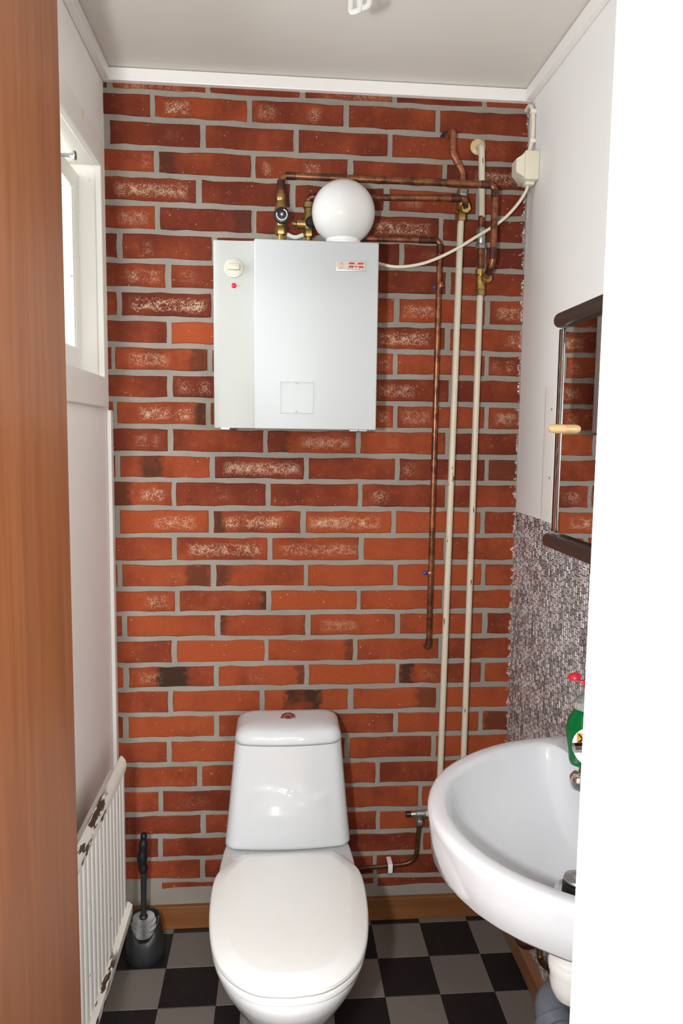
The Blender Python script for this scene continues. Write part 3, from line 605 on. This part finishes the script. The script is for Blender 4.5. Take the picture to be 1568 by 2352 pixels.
# globe
gx, gy = OY(788.5, 480, -.145).x, -.145; GR = .0815; gz = 2.0375
gl_ = thing('glass_globe', (gx, gy, HZ1), 'white opal glass globe lamp shade standing on the heater', 'lamp shade')
prof = []
for k in range(33):
    t = -PI/2 + math.asin(.045/GR) + k/32*(PI-math.asin(.045/GR)); prof.append((max(.0003, GR*math.cos(t)), gz+GR*math.sin(t)))
part('globe', lathe(prof, 56, (gx, gy, 0)), 'opal', gl_, 80)
part('collar', lathe([(.040, HZ1+.0003), (.044, HZ1+.004), (.044, HZ1+.014), (.0425, HZ1+.016), (.0425, HZ1+.020), (.0445, HZ1+.022), (.0445, HZ1+.028), (.043, gz-GR*math.cos(math.asin(.045/GR))+.001)], 40, (gx, gy, 0)), 'white_plastic', gl_)

def ell(path, rad, r): return tube(fillet(path, rad), r)
def sleeve(p0, p1, r, L0, L1): 
    p0, p1 = Vector(p0), Vector(p1); d_ = (p1-p0); return lathe([(r, 0), (r+.0012, .001), (r+.0012, L1-.001), (r, L1)], 14, p0+d_.normalized()*L0, d_)
PY1 = -.085; R18 = .0092
A0 = Vector((vx, PY1, zt_-.004)); A1 = OY(645, 403, PY1); A1.x = vx; A2 = OY(1137, 425, PY1); A3 = OY(1131, 612, PY1); A3.x = OY(1133, 600, PY1).x
BY = -.034; T2 = OY(1104, 642, BY)
A3b = Vector((A3.x-.002, PY1, OY(1130, 606, PY1).z)); A4 = Vector((T2.x+.008, BY-.022, T2.z+.002))
t1 = thing('copper_pipe', (A1.x, PY1, A0.z), 'upper copper pipe crossing behind the globe and dropping at the right', 'pipe')
part('tube', ell([A0, A1, A2, A3b, A4], .022, R18), 'copper', t1, 60)
for p0, p1, l0, l1 in ((A1, A0, .012, .026), (A1, A2, .012, .026), (A2, A1, .012, .028), (A2, A3b, .012, .022), (A3b, A2, .012, .030), (A3b, A4, .010, .022)): part('solder_sleeve', sleeve(p0, p1, R18, l0, l1), 'copper_dark', t1)
PY2 = -.072
B0 = Vector((sxp, PY2+.010, HZ1+.138)); B1 = OY(711, 452, PY2); B1.x = sxp; B2 = OY(1067, 456, PY2); T1 = OY(1061, 480, BY)
t2 = thing('copper_pipe', (sxp, PY2, B0.z), 'second copper pipe running straight behind the globe to a brass tee', 'pipe')
part('tube', ell([B0, B1, B2, Vector((T1.x+.004, BY-.020, T1.z))], .018, .0088), 'copper', t2, 60)
for p0, p1, l0, l1 in ((B1, B0, .008, .03), (B1, B2, .010, .02), (B2, B1, .010, .028)): part('solder_sleeve', sleeve(p0, p1, .0088, l0, l1), 'copper_dark', t2)
PY3 = -.030
C0 = OY(770, 546, PY3); C1 = OY(1010, 553, PY3); C2 = OY(984, 1488, PY3)
t3 = thing('copper_pipe', (C1.x, PY3, C2.z), 'thin copper overflow pipe running down and ending in an elbow at the wall', 'pipe')
part('tube', ell([C0, C1, C2, C2+Vector((-.004, .036, -.002))], .016, .0078), 'copper', t3, 60)
for p0, p1, l0, l1 in ((C1, C0, .010, .050), (C1, C2, .010, .026), (C2, C1, .008, .022)): part('solder_sleeve', sleeve(p0, p1, .0078, l0, l1), 'copper_dark', t3)
for px, py in ((1011, 655), (987, 1317)):
    q = OY(px, py, PY3); cl = part('pipe_clip', lathe([(.0085, -.007), (.0092, -.006), (.0092, .006), (.0085, .007)], 14, q), 'copper_new', t3)
    part('wall_plug', lathe([(.006, 0), (.006, .012), (.003, .014)], 10, (q.x-.011, -.001, q.z-.002), (0, -1, 0)), 'blue', cl); part('clip_screw', lathe([(.002, 0), (.002, .024)], 8, (q.x+.012, -.001, q.z), (0, -1, 0)), 'brass', cl)
# left riser: copper S-bend from a hole, brass tee, painted pipe
ax_t = OY(1059, 425, BY); n2_ = OY(1058, 500, BY); a_bot = OY(1007, 1868, BY)
rA = thing('water_pipe', (a_bot.x, BY, .3), 'beige painted riser with brass tee, nearer the heater', 'pipe')
h0 = OY(1041, 303, BY); h1 = OY(1039, 352, BY); h2 = OY(1063, 398, BY); h3 = OY(1061, 425, BY)
part('s_bend', ell([Vector((h0.x-.012, .01, h0.z-.004)), Vector((h0.x, BY, h0.z+.004)), h1, h2, h3], .014, .0092), 'copper_new', rA, 60)
for q, dq in ((lerp(h0, h1, .35), h1-h0), (h1+Vector((0, 0, .006)), h1-h0), (lerp(h1, h2, .55), h2-h1), (h3+Vector((0, 0, .012)), h3-h2)): part('bead', lathe([(.0098, -.0015), (.0108, 0), (.0098, .0015)], 14, q, dq), 'copper_new', rA)
part('wall_hole', lathe([(.019, 0), (.018, .0046), (.001, .0048)], 12, (h0.x-.012, .001, h0.z-.010), (0, -1, 0), 1, 1.35), 'dark', rA)
part('valve_body', lathe([(.0125, 0), (.0145, .004), (.0145, .05), (.0125, .055)], 16, (h3.x, BY, n2_.z+.020)), 'brass', rA)
part('tee_collar', hexnut((T1.x+.003, BY-.002, T1.z), (.15, -1, -.1), .0155, .020), 'brass_bright', rA)
part('check_screw', box(h3.x-.009, h3.x+.009, BY-.020, BY-.006, OY(1061, 447, BY).z-.008, OY(1061, 447, BY).z+.008, .001), 'steel', rA)
part('brass_nut', hexnut((n2_.x, BY, n2_.z-.010), (0, 0, 1), .0165, .020), 'brass', rA)
part('painted_pipe', tube([Vector((n2_.x, BY, n2_.z-.005)), a_bot], R18), 'beige', rA, 60)
# right riser
rB = thing('water_pipe', (OY(1066, 1740, BY).x, BY, .4), 'beige painted riser beside the right wall with chrome coupling', 'pipe')
b0 = OY(1106, 330, BY); b1 = OY(1106, 500, BY); b2 = OY(1103, 645, BY); b3 = OY(1101, 690, BY); b4 = OY(1062, 1800, BY)
part('painted_elbow', ell([Vector((b0.x-.003, .004, b0.z)), Vector((b0.x, BY, b0.z-.004)), b1], .020, .0088), 'beige', rB, 60)
part('wall_rosette', lathe([(.021, 0), (.0215, .003), (.019, .0055), (.014, .006), (.012, .008), (.0095, .008)], 28, (b0.x-.003, -.0035, b0.z+.001), (0, -1, 0)), 'rosette', rB, label='round cream wall rosette')
part('copper_stub', tube([OY(1105.5, 497, BY), OY(1105, 523, BY)], .0088), 'copper', rB)
c1, c2 = OY(1105, 524, BY), OY(1104, 572, BY)
part('coupling_nut', hexnut((c1.x, BY, c1.z-.014), (0, 0, 1), .0145, .014), 'steel', rB); part('coupling_nut', hexnut((c2.x, BY, c2.z), (0, 0, 1), .0155, .014), 'steel', rB)
part('coupling', lathe([(.010, 0), (.012, .003), (.012, .03), (.010, .034)], 16, (lerp(c1, c2, .5).x, BY, c2.z+.012)), 'steel', rB)
part('copper_stub', tube([Vector((c2.x, BY, c2.z+.002)), Vector((b2.x, BY, b2.z+.025))], .0090), 'copper', rB)
part('brass_tee', lathe([(.0125, -.022), (.0145, -.018), (.0125, -.010), (.0135, .0), (.0135, .014), (.011, .018), (.0155, .020), (.0155, .034), (.012, .036)], 18, (b2.x, BY, b2.z-.004)), 'brass_bright', rB)
part('tee_collar', hexnut((T2.x+.006, BY-.004, T2.z), (.45, -1, .05), .0145, .022), 'brass_bright', rB)
part('brass_nut', hexnut((b2.x, BY, b2.z-.041), (0, 0, 1), .0155, .016), 'brass', rB)
part('painted_pipe', ell([Vector((b2.x, BY, b2.z-.030)), b4, b4+Vector((-.004, 0, -.16)), Vector((W-.001, BY, b4.z-.165))], .03, .0090), 'beige', rB, 60)

# junction box and cables on the right wall
jb = thing('junction_box', (W-.02, -.06, 2.16), 'cream plastic junction box in the corner by the right wall', 'junction box')
jz0, jz1 = 2.158, 2.232
part('box_body', box(W-.040, W-.0005, -.098, -.030, jz0, jz1, .003), 'cream', jb)
cvr = [(W-.0395, z, y_) for z, y_ in ((jz0+.006, -.093), (jz1-.006, -.093), (jz1-.006, -.035), (jz0+.006, -.035))]
cvi = [(W-.060, z, y_) for z, y_ in ((jz0+.022, -.084), (jz1-.018, -.084), (jz1-.018, -.044), (jz0+.022, -.044))]
part('cover', loft([[(x, y_, z) for x, z, y_ in cvr], [(x, y_, z) for x, z, y_ in cvi]]), 'cream', jb, 20)
part('cable_gland', box(W-.034, W-.008, -.085, -.055, jz0-.010, jz0-.0005, .002), 'cream', jb)
cyp = [tuple(OY(a_, c_, y_)) for a_, c_, y_ in ((825, 590, -.045), (868, 605, -.050), (915, 613, -.058), (975, 604, -.058), (1040, 576, -.058), (1098, 541, -.055), (1150, 508, -.055), (1185, 473, -.06), (1207, 440, -.066))] + [(W-.022, -.070, jz0-.004)]
cb = thing('power_cable', (HX1, -.05, 1.885), 'white power cable sagging from the heater to the junction box', 'cable'); part('cord', tube(spline(cyp, 7), .0043), 'cream', cb, 60)
cu_ = thing('riser_cable', (W-.01, -.06, jz1), 'short painted cable going up from the junction box to the ceiling', 'cable')
part('cord', tube(spline([(W-.022, -.062, jz1-.002), (W-.012, -.055, jz1+.03), (W-.007, -.052, jz1+.06), (W-.007, -.050, jz1+.11), (W-.010, -.040, jz1+.135), (W-.012, -.024, jz1+.142), (W-.012, -.004, jz1+.140)], 6), .0058), 'cream', cu_, 60)
for dz in (.035, .112): part('cable_clip', box(W-.016, W-.0005, -.061, -.043, jz1+dz, jz1+dz+.010, .0015), 'white_plastic', cu_)

# white batten on the right wall
q0, q1 = OX(1256, 888, W), OX(1253, 1190, W); yb0 = -.235
bt_ = thing('wall_batten', (W, -.28, 1.25), 'white painted vertical batten with screws beside the mirror cabinet', 'batten')
bp = [(W-.0005, yb0), (W-.006, yb0-.001), (W-.012, yb0-.008), (W-.014, yb0-.02), (W-.014, yb0-.09), (W-.0005, yb0-.09)]
part('board', loft([[(x, y_, 1.253) for x, y_ in bp], [(x, y_, 1.597) for x, y_ in bp]]), 'board', bt_, 40)
for px, py in ((1267, 940), (1262, 1098)):
    q = OX(px, py, W-.014); part('screw', lathe([(.0035, 0), (.003, .001), (.0005, .0012)], 10, q, (-1, 0, 0)), 'brass_bright', bt_)

# ------------------------------------------------------------ mirror cabinet
MX = 1.044; my0, my1, mz0, mz1 = -1.20, -.618, 1.268, 1.690
mc = thing('mirror_cabinet', (1.1, -.9, mz0), 'mirror cabinet with dark brown rails on the right wall', 'mirror cabinet')
part('body', box(MX+.012, W-.0005, my0, my1-.004, mz0, mz1, .002), 'white_plastic', mc)
part('mirror_door', box(MX, MX+.005, my0, my1-.020, mz0+.004, mz1-.004), 'mirror', mc, None, 'large mirror glass')
part('edge_strip', box(MX-.003, MX+.011, my1-.020, my1-.004, mz0+.002, mz1-.002, .001), 'chrome', mc)
part('edge_seal', box(MX-.003, MX+.0118, my1-.0038, my1+.003, mz0+.002, mz1-.002), 'black', mc)
def rail(z0, z1, xo):
    pl = [(W-.001, my1+.016)] + [(xo+.016-.016*math.sin(t), my1+.000+.016*math.cos(t)) for t in [k*PI/2/8 for k in range(9)]] + [(xo, my0-.012), (W-.001, my0-.012)]
    h_ = (z1-z0)/2; rings = []
    for k in range(9):
        t = -PI/2+k*PI/8; ins = .009*(1-math.cos(t)); rings.append([(min(W-.001, x+ins), y_-(ins if y_ > my1-.1 else -ins), (z0+z1)/2+h_*math.sin(t)) for x, y_ in pl])
    return loft(rings)
part('top_rail', rail(mz1+.001, mz1+.030, 1.028), 'brown_rail', mc, 50, 'dark brown rounded rail'); part('bottom_rail', rail(mz0-.030, mz0-.001, 1.022), 'brown_rail', mc, 50, 'dark brown rounded rail')
q = OX(1296, 985, MX)
part('wooden_knob', lathe([(.0085, .0), (.0088, .006), (.0090, .020), (.0085, .026), (.0070, .030), (.0045, .0328), (.0004, .0338)], 24, (MX+.0005, q.y, q.z), (-1, 0, 0)), 'peg', mc, 60, 'pale wooden peg knob')
# hook under the cabinet
q = OX(1352, 1300, W-.004)
hk = thing('wall_hook', (W, q.y, q.z), 'small brassy metal hook on the wallpaper below the mirror cabinet', 'hook')
part('plate', box(W-.0055, W-.002, q.y-.028, q.y-.004, q.z-.014, q.z+.016, .0015), 'brass_bright', hk)
part('wire_loop', tube(fillet([(W-.005, q.y-.010, q.z+.006), (W-.012, q.y+.008, q.z+.010), (W-.016, q.y+.012, q.z-.006), (W-.008, q.y-.004, q.z-.010)], .006), .0017, 8), 'chrome', hk, 60)

# ------------------------------------------------------------ wash basin
wb = thing('wash_basin', (1.0, -1.0, .70), 'white porcelain wash basin mounted on the right wall', 'wash basin')
tab = [(.714, 0), (.7165, .035), (.722, .065), (.733, .102), (.750, .140), (.772, .174), (.800, .206), (.843, .243), (.89, .273), (.94, .295), (1.0, .309), (1.064, .314), (1.12, .314), (W-.001, .312)]
YC, BC = -1.0, (.93, -1.0)
op = [(x, YC+h_) for x, h_ in tab] + [(x, YC-h_) for x, h_ in reversed(tab[1:])]
NB = 96
def rad_hit(th):
    dx, dy = math.cos(th), math.sin(th); best = 1
    for (xa, ya), (xb, yb_) in zip(op, op[1:]+op[:1]):
        ex, ey = xb-xa, yb_-ya; den = dx*ey-dy*ex
        if abs(den) < 1e-9: continue
        t = ((xa-BC[0])*ey-(ya-BC[1])*ex)/den; u = ((xa-BC[0])*dy-(ya-BC[1])*dx)/den
        if t > 0 and -1e-6 <= u <= 1+1e-6: best = min(best, t) if best != 1 else t
    return best
TH = [2*PI*k/NB for k in range(NB)]; RO = [rad_hit(t) for t in TH]
def outer(z, ins): return [(min(W-.001, BC[0]+(r_-ins)*math.cos(t)) if ins > 0 else BC[0]+r_*math.cos(t), BC[1]+(r_-ins)*math.sin(t), z) for t, r_ in zip(TH, RO)]
def inner(z, f_, ins=.034, drain=0.0):
    out = []
    for t, r_ in zip(TH, RO):
        a_ = r_-ins; c_ = math.cos(t)
        if c_ > .02: lim = (1.035-BC[0])/c_; a_ = (a_**-6+lim**-6)**(-1/6)
        out.append((BC[0]+a_*f_*c_+drain*(.962-BC[0]), BC[1]+a_*f_*math.sin(t), z))
    return out
rings = [inner(.668, .30), inner(.70, .50), outer(.752, .09), outer(.765, .030), outer(.768, .014), outer(.775, .008), outer(.81, .004), outer(.838, .001), outer(.847, .001), outer(.8525, .005), outer(.8545, .011), inner(.8545, 1.0, .026), inner(.8525, 1.0, .032), inner(.846, 1.0, .038), inner(.832, 1.0, .043), inner(.812, .965, .046), inner(.790, .90, .048, .1), inner(.766, .80, .05, .3), inner(.745, .66, .05, .5), inner(.728, .48, .05, .8), inner(.719, .30, .05, 1), inner(.714, .14, .05, 1)]
obj('basin', loft(rings), M['basin'], wb, 50)
dx_, dy_ = .963, -1.0
dn = part('drain', lathe([(.034, .0), (.0345, .002), (.032, .004), (.022, .0035), (.020, .001), (.001, .0005)], 32, (dx_, dy_, .7135)), 'chrome', wb, 40, 'chrome drain ring')
part('plug', lathe([(.020, 0), (.0235, .002), (.0235, .012), (.0215, .014), (.0225, .016), (.0225, .020)], 28, (dx_+.002, dy_, .7145)), 'black', dn)
part('plug_cap', lathe([(.0224, 0), (.021, .004), (.011, .006), (.0105, .009), (.008, .011), (.0005, .0115)], 28, (dx_+.002, dy_, .7346)), 'steel', dn)
# faucet
fc = thing('basin_faucet', (1.085, -1.0, .8545), 'chrome single-lever faucet on the basin, mostly behind the door frame', 'faucet')
part('base', lathe([(.027, .0002), (.027, .006), (.024, .010), (.0225, .05), (.022, .075), (.019, .086), (.001, .088)], 28, (1.085, -1.0, .8545)), 'chrome', fc)
sp_, lv = OY(1334, 1786, -1.0), OY(1320, 1712, -1.0)
part('spout', tube(spline([(1.075, -1.0, .905), (1.03, -1.0, .925), (.990, -1.0, .922), (.966, -1.0, .913)], 6), lambda t: .0165-.002*t, 18), 'chrome', fc, 60)
part('aerator', lathe([(.010, -.016), (.0145, -.014), (.0172, -.004), (.0168, .005), (.012, .011), (.001, .013)], 24, (.962, -1.0, .908)), 'chrome', fc, 60)
part('lever', tube(spline([(1.085, -1.0, .935), (1.06, -1.0, .955), (1.01, -1.0, .964), (lv.x-.002, -1.0, lv.z-.004)], 6), lambda t: .012-.004*t, 14), 'chrome', fc, 60)
# soap bottle
bx_, by_, bz_ = 1.047, -.835, .8546
sb_ = thing('dish_soap_bottle', (bx_, by_, bz_), 'clear bottle of green dish soap with open red cap on the basin', 'bottle')
pf = [(.024, .0002), (.029, .002), (.031, .010), (.034, .035), (.037, .055), (.0375, .072), (.035, .088), (.030, .097), (.0265, .104), (.0265, .110)]
pf2 = [(.0265, .1102), (.026, .116), (.023, .125), (.018, .134), (.013, .140), (.0105, .143), (.0105, .147)]
part('green_liquid', lathe(pf, 40, (bx_, by_, bz_), (0, 0, 1), 1.12, .72), 'soap', sb_, 80, 'dark green liquid'); part('clear_shoulder', lathe(pf2, 40, (bx_, by_, bz_), (0, 0, 1), 1.12, .85), 'clear', sb_, 80)
cp = part('cap', lathe([(.0125, 0), (.013, .002), (.013, .013), (.009, .015), (.009, .018), (.004, .020)], 24, (bx_, by_, bz_+.1465)), 'red', sb_, 40, 'red flip-top cap')
part('cap_flap', lathe([(.011, 0), (.0125, .003), (.011, .008), (.0085, .010), (.001, .0105)], 20, (bx_-.029, by_-.004, bz_+.1655), (-.25, 0, 1)), 'red', cp); part('cap_hinge', box(bx_-.022, bx_-.010, by_-.010, by_+.002, bz_+.160, bz_+.164, .001), 'red', cp)
def onbottle(u, w_, off):                       # u across the label (metres), w up from the bottle foot
    for (r0, h0_), (r1, h1_) in zip(pf, pf[1:]):
        if h0_ <= w_ <= h1_: rr = lerp(r0, r1, (w_-h0_)/(h1_-h0_)); break
    A = rr*1.12; B = rr*.72; x = max(-A*.97, min(A*.97, u)); return (bx_+x, by_-B*math.sqrt(1-(x/A)**2)-off, bz_+w_)
b = bmesh.new(); rr_ = []
for k in range(7):
    f_ = max(.001, k/6); rr_.append([b.verts.new(onbottle(.001+.030*f_*math.cos(t), .046+.036*f_*math.sin(t), .0006)) for t in [2*PI*i/28 for i in range(28)]])
for r0, r1 in zip(rr_, rr_[1:]):
    for i in range(28): b.faces.new((r0[i], r0[(i+1) % 28], r1[(i+1) % 28], r1[i]))
obj('label_paper', b, M['paper'], sb_, 80)
def strip(name, a0, a1, b0, b1, mat, off, n_=8):   # ruled strip between two label segments, following the bottle's curve
    b = bmesh.new(); rows = [[b.verts.new(onbottle(lerp(lerp(a0[0], a1[0], i/n_), lerp(b0[0], b1[0], i/n_), q/4), lerp(lerp(a0[1], a1[1], i/n_), lerp(b0[1], b1[1], i/n_), q/4), off)) for q in range(5)] for i in range(n_+1)]
    for r0, r1 in zip(rows, rows[1:]):
        for q in range(4): b.faces.new((r0[q], r1[q], r1[q+1], r0[q+1]))
    return obj(name, b, M[mat], sb_, 80)
strip('hazard_square', (-.021, .050), (.001, .050), (-.021, .071), (.001, .071), 'orange', .0010)
for sg in (1, -1):
    cx_, cz_, dd, w2 = -.010, .0605, .0080, .0022
    strip('hazard_cross', (cx_-dd-w2*.5, cz_-sg*dd+sg*w2*.5), (cx_+dd-w2*.5, cz_+sg*dd+sg*w2*.5), (cx_-dd+w2*.5, cz_-sg*dd-sg*w2*.5), (cx_+dd+w2*.5, cz_+sg*dd-sg*w2*.5), 'black', .0014)
for k in range(7): strip('print_line', (-.020+.0022*k, .0405-.0034*k), (.0, .0405-.0034*k), (-.020+.0022*k, .0395-.0034*k), (.0, .0395-.0034*k), 'greyprint', .0010)
sb_.rotation_euler = (0, 0, math.radians(-24))
# trap and waste pipe
tpx, tpy = .966, -1.0
tr_ = thing('bottle_trap', (tpx, tpy, .50), 'white plastic bottle trap under the wash basin', 'trap')
part('trap_tube', lathe([(.031, .0), (.031, .056)], 28, (tpx, tpy, .602)), 'white_plastic', tr_)
part('trap_body', lathe([(.016, 0), (.030, .006), (.036, .018), (.0385, .030), (.0385, .050), (.041, .052), (.0425, .064), (.040, .070), (.033, .072), (.033, .10)], 32, (tpx, tpy, .522)), 'white_plastic', tr_)
part('trap_outlet', ell([(tpx+.02, tpy, .60), (tpx+.075, tpy+.02, .60), (tpx+.09, tpy+.06, .56)], .03, .018), 'white_plastic', tr_, 60)
gp = thing('waste_pipe', (1.05, -.8, .3), 'grey plastic waste pipe elbow with a barcode sticker below the basin', 'pipe')
g0, g1, g2 = OY(1350, 2268, -.80), OY(1250, 2296, -.845), OY(1300, 2420, -.925); g3 = Vector((g2.x+.01, g2.y-.05, .02))
part('elbow', ell([g0, g1, g2, g3], .045, .031), 'greypipe', gp, 60)
dg_ = (g2-g1).normalized(); part('socket_ring', lathe([(.031, 0), (.0350, .002), (.0350, .020), (.031, .022)], 28, g1+dg_*.030, dg_), 'greypipe', gp); 
part('socket_ring', lathe([(.031, 0), (.0355, .002), (.0355, .026), (.031, .029)], 28, g1+(g0-g1).normalized()*.05, g0-g1), 'greypipe', gp)
# barcode sticker wraps the pipe on the side that faces the door
bc = g1+dg_*.078; sd = dg_.cross((CAM-bc)).normalized(); out_ = sd.cross(dg_).normalized()
if out_.dot(CAM-bc) < 0: out_ = -out_
def wrap(a0, a1, l0, l1, off, name, mat):
    b = bmesh.new(); rws = []
    for k in range(7):
        a_ = lerp(a0, a1, k/6); n_ = out_*math.cos(a_)+sd*math.sin(a_); rws.append((b.verts.new(bc+dg_*l0+n_*(.0312+off)), b.verts.new(bc+dg_*l1+n_*(.0312+off))))
    for r0, r1 in zip(rws, rws[1:]): b.faces.new((r0[0], r1[0], r1[1], r0[1]))
    return obj(name, b, M[mat], gp, 80)
for sg in (1,):
    wrap(-.1, .8, -.012, .012, .0006, 'barcode_sticker', 'paper')
    for k in range(9): wrap(-.02+k*.085, -.02+k*.085+(.05 if k % 3 else .03), -.006, .010, .0010, 'barcode_bar', 'black')
# little supply tubes by the skirting
sp2 = [OX(a_, c_, 1.122) for a_, c_ in ((1184, 2120), (1186, 2150), (1200, 2172), (1225, 2172), (1246, 2160))]
tag(obj('supply_tube', tube([Vector((1.122, sp2[0].y+.002, sp2[0].z+.25))]+spline(sp2, 6)+[sp2[-1]+Vector((.0, -.06, .10)), Vector((1.122, -.62, .62))], .0075), M['copper_tube'], smooth=60), 'dark copper supply tube looping below the basin, nearer the corner', 'pipe')
sp3 = [OX(a_, c_, 1.150) for a_, c_ in ((1238, 2165), (1240, 2200), (1248, 2215), (1262, 2226))]
tag(obj('supply_tube', tube([Vector((1.150, sp3[0].y-.002, sp3[0].z+.40))]+spline(sp3, 6)+[sp3[-1]+Vector((0, -.10, -.02))], .0075), M['copper_tube'], smooth=60), 'dark copper supply tube bending beside the white trap', 'pipe')

# ------------------------------------------------------------ toilet supply valve and tube
SY = -.034
v0 = OY(1000, 1868, SY); v1 = OY(930, 1868, SY); vz = v0.z
sv2 = thing('stop_valve', (v0.x-.05, SY, vz), 'small steel stop valve with black tip feeding the toilet', 'valve')
xk = OY(963, 1868, SY).x
part('painted_stub', tube([(OY(975, 1868, SY).x, SY, vz), (a_bot.x+.002, SY, vz)], .0088), 'beige', sv2)
part('valve_body', lathe([(.008, -.020), (.0085, -.012), (.0105, -.010), (.0105, .012), (.012, .013), (.012, .016), (.010, .018)], 18, (xk, SY, vz), (1, 0, 0)), 'steel', sv2)
part('spindle', lathe([(.007, 0), (.005, .008)], 12, (xk-.019, SY, vz), (-1, 0, 0)), 'steel', sv2)
part('black_tip', lathe([(.006, 0), (.0085, .001), (.0085, .013), (.007, .015)], 10, (xk-.026, SY, vz), (-1, 0, 0)), 'black', sv2)
part('lower_nut', hexnut((xk, SY, vz-.034), (0, 0, 1), .0125, .016), 'steel', sv2); part('branch', lathe([(.008, 0), (.008, .02)], 14, (xk, SY, vz-.024)), 'steel', sv2)
tz = OY(890, 1988, SY).z
tt = tag(obj('toilet_supply_tube', tube(fillet([(xk, SY, vz-.026), (xk-.008, SY, tz+.004), (xk-.10, SY, tz), (.64, SY-.02, tz-.002), (.60, SY-.03, tz+.01)], .052, 10), .0062), M['copper_tube'], smooth=60), 'thin brown tube bending from the stop valve to the toilet', 'pipe')
q = OY(895, 1990, SY)
pc = thing('pipe_clamp', (q.x, 0, q.z), 'small white plastic clamp holding the toilet supply tube', 'clamp')
part('clamp_front', box(q.x-.007, q.x+.007, SY-.014, SY-.0065, q.z-.014, q.z+.014, .002), 'white_plastic', pc); part('clamp_top', box(q.x-.007, q.x+.007, SY-.010, -.001, q.z+.008, q.z+.0135, .001), 'white_plastic', pc)

# ------------------------------------------------------------ toilet brush
bxx, byy = .100, -.125
bh_ = thing('brush_holder', (bxx, byy, 0), 'dark grey rounded toilet brush holder on the floor by the radiator', 'brush holder')
rings = []
for z, r_ in ((.0003, .050), (.004, .053), (.03, .054), (.06, .051), (.09, .046), (.118, .040)):
    rings.append([(bxx+r_*math.cos(t), byy+r_*math.sin(t), z*(1 if z < .05 else 1-.22*max(0, -math.sin(t))*(z-.05)/.07*2)) for t in [2*PI*k/32 for k in range(32)]])
inn = [[(bxx+(x-bxx)*.90, byy+(y_-byy)*.90, z) for x, y_, z in rings[-1]], [(bxx+.034*math.cos(t), byy+.034*math.sin(t), .03) for t in [2*PI*k/32 for k in range(32)]]]
obj('cup', loft(rings+inn), M['darkgrey'], bh_, 50)
tbh = thing('toilet_brush', (bxx, byy, .04), 'toilet brush with black grip standing in the dark holder', 'toilet brush')
hx, hy = bxx-.004, byy+.004
b = bmesh.new()
for k in range(60):
    a_ = 2*PI*k/60; 
    for lv_, (zl, rl) in enumerate(((.060, .031), (.078, .034), (.094, .034), (.106, .030))):
        aa = a_+lv_*.05; p0 = Vector((hx+.006*math.cos(aa), hy+.006*math.sin(aa), zl+.002)); p1 = Vector((hx+rl*math.cos(aa), hy+rl*math.sin(aa), zl+.006)); n_ = Vector((-math.sin(aa), math.cos(aa), 0))*.0012
        vs = [b.verts.new(v_) for v_ in (p0-n_, p1-n_, p1+n_, p0+n_, p0+Vector((0, 0, .0025)), p1+Vector((0, 0, .0025)))]
        b.faces.new((vs[0], vs[1], vs[5], vs[4])); b.faces.new((vs[3], vs[4], vs[5], vs[2])); b.faces.new((vs[0], vs[3], vs[2], vs[1])); b.faces.new((vs[1], vs[2], vs[5])); b.faces.new((vs[0], vs[4], vs[3]))
br_ = obj('bristles', b, M['bristle'], tbh, label='grey-white bristle head'); br_['kind'] = 'stuff'
tip = OY(330, 1914, hy-.005)
part('rod', tube(spline([(hx, hy, .045), (hx, hy, .12), (lerp(hx, tip.x, .35), hy-.002, .20), (lerp(hx, tip.x, .6), hy-.004, .255)], 6), lambda t: .0075 if t < .5 else .0075+.003*(t-.5)), 'darkgrey', tbh, 60)
part('hub', lathe([(.006, 0), (.012, .002), (.012, .008), (.0085, .012)], 18, (hx, hy, .108)), 'darkgrey', tbh)
part('grip', tube(spline([(lerp(hx, tip.x, .58), hy-.004, .250), (lerp(hx, tip.x, .66)-.004, hy-.005, .285), (lerp(hx, tip.x, .85)-.002, hy-.005, .325), (tip.x, tip.y, tip.z-.008), (tip.x+.001, tip.y, tip.z)], 6), lambda t: .011+.006*math.sin(PI*min(1, t*1.15))*(1-t)+.0012*math.sin(t*26) - .004*t, 16), 'black', tbh, 60)

# ------------------------------------------------------------ ceiling lamp: bare compact fluorescent bulb
lx_, ly_ = .616, -.665
lp = thing('ceiling_lamp', (lx_, ly_, H), 'bare compact fluorescent bulb hanging from a ceiling holder', 'lamp')
part('ceiling_rose', lathe([(.045, 0), (.045, .008), (.030, .022), (.020, .026)], 32, (lx_, ly_, H-.0005), (0, 0, -1)), 'white_plastic', lp)
part('bulb_base', lathe([(.020, 0), (.022, .010), (.022, .030), (.019, .036)], 28, (lx_, ly_, H-.026), (0, 0, -1)), 'white_plastic', lp)
for k, (dx, dy) in enumerate(((-.009, .003), (.006, -.004))):
    c0 = Vector((lx_+dx, ly_+dy, 0)); w_ = Vector((.0085, -.006, 0)); zb_ = 2.250+.004*k
    pth = [c0-w_+Vector((0, 0, H-.058)), c0-w_+Vector((0, 0, zb_+.004)), c0+w_+Vector((0, 0, zb_+.004)), c0+w_+Vector((0, 0, H-.058))]
    part('glass_tube', tube(fillet(pth, .007, 5), .0056, 14), 'opal', lp, 60)
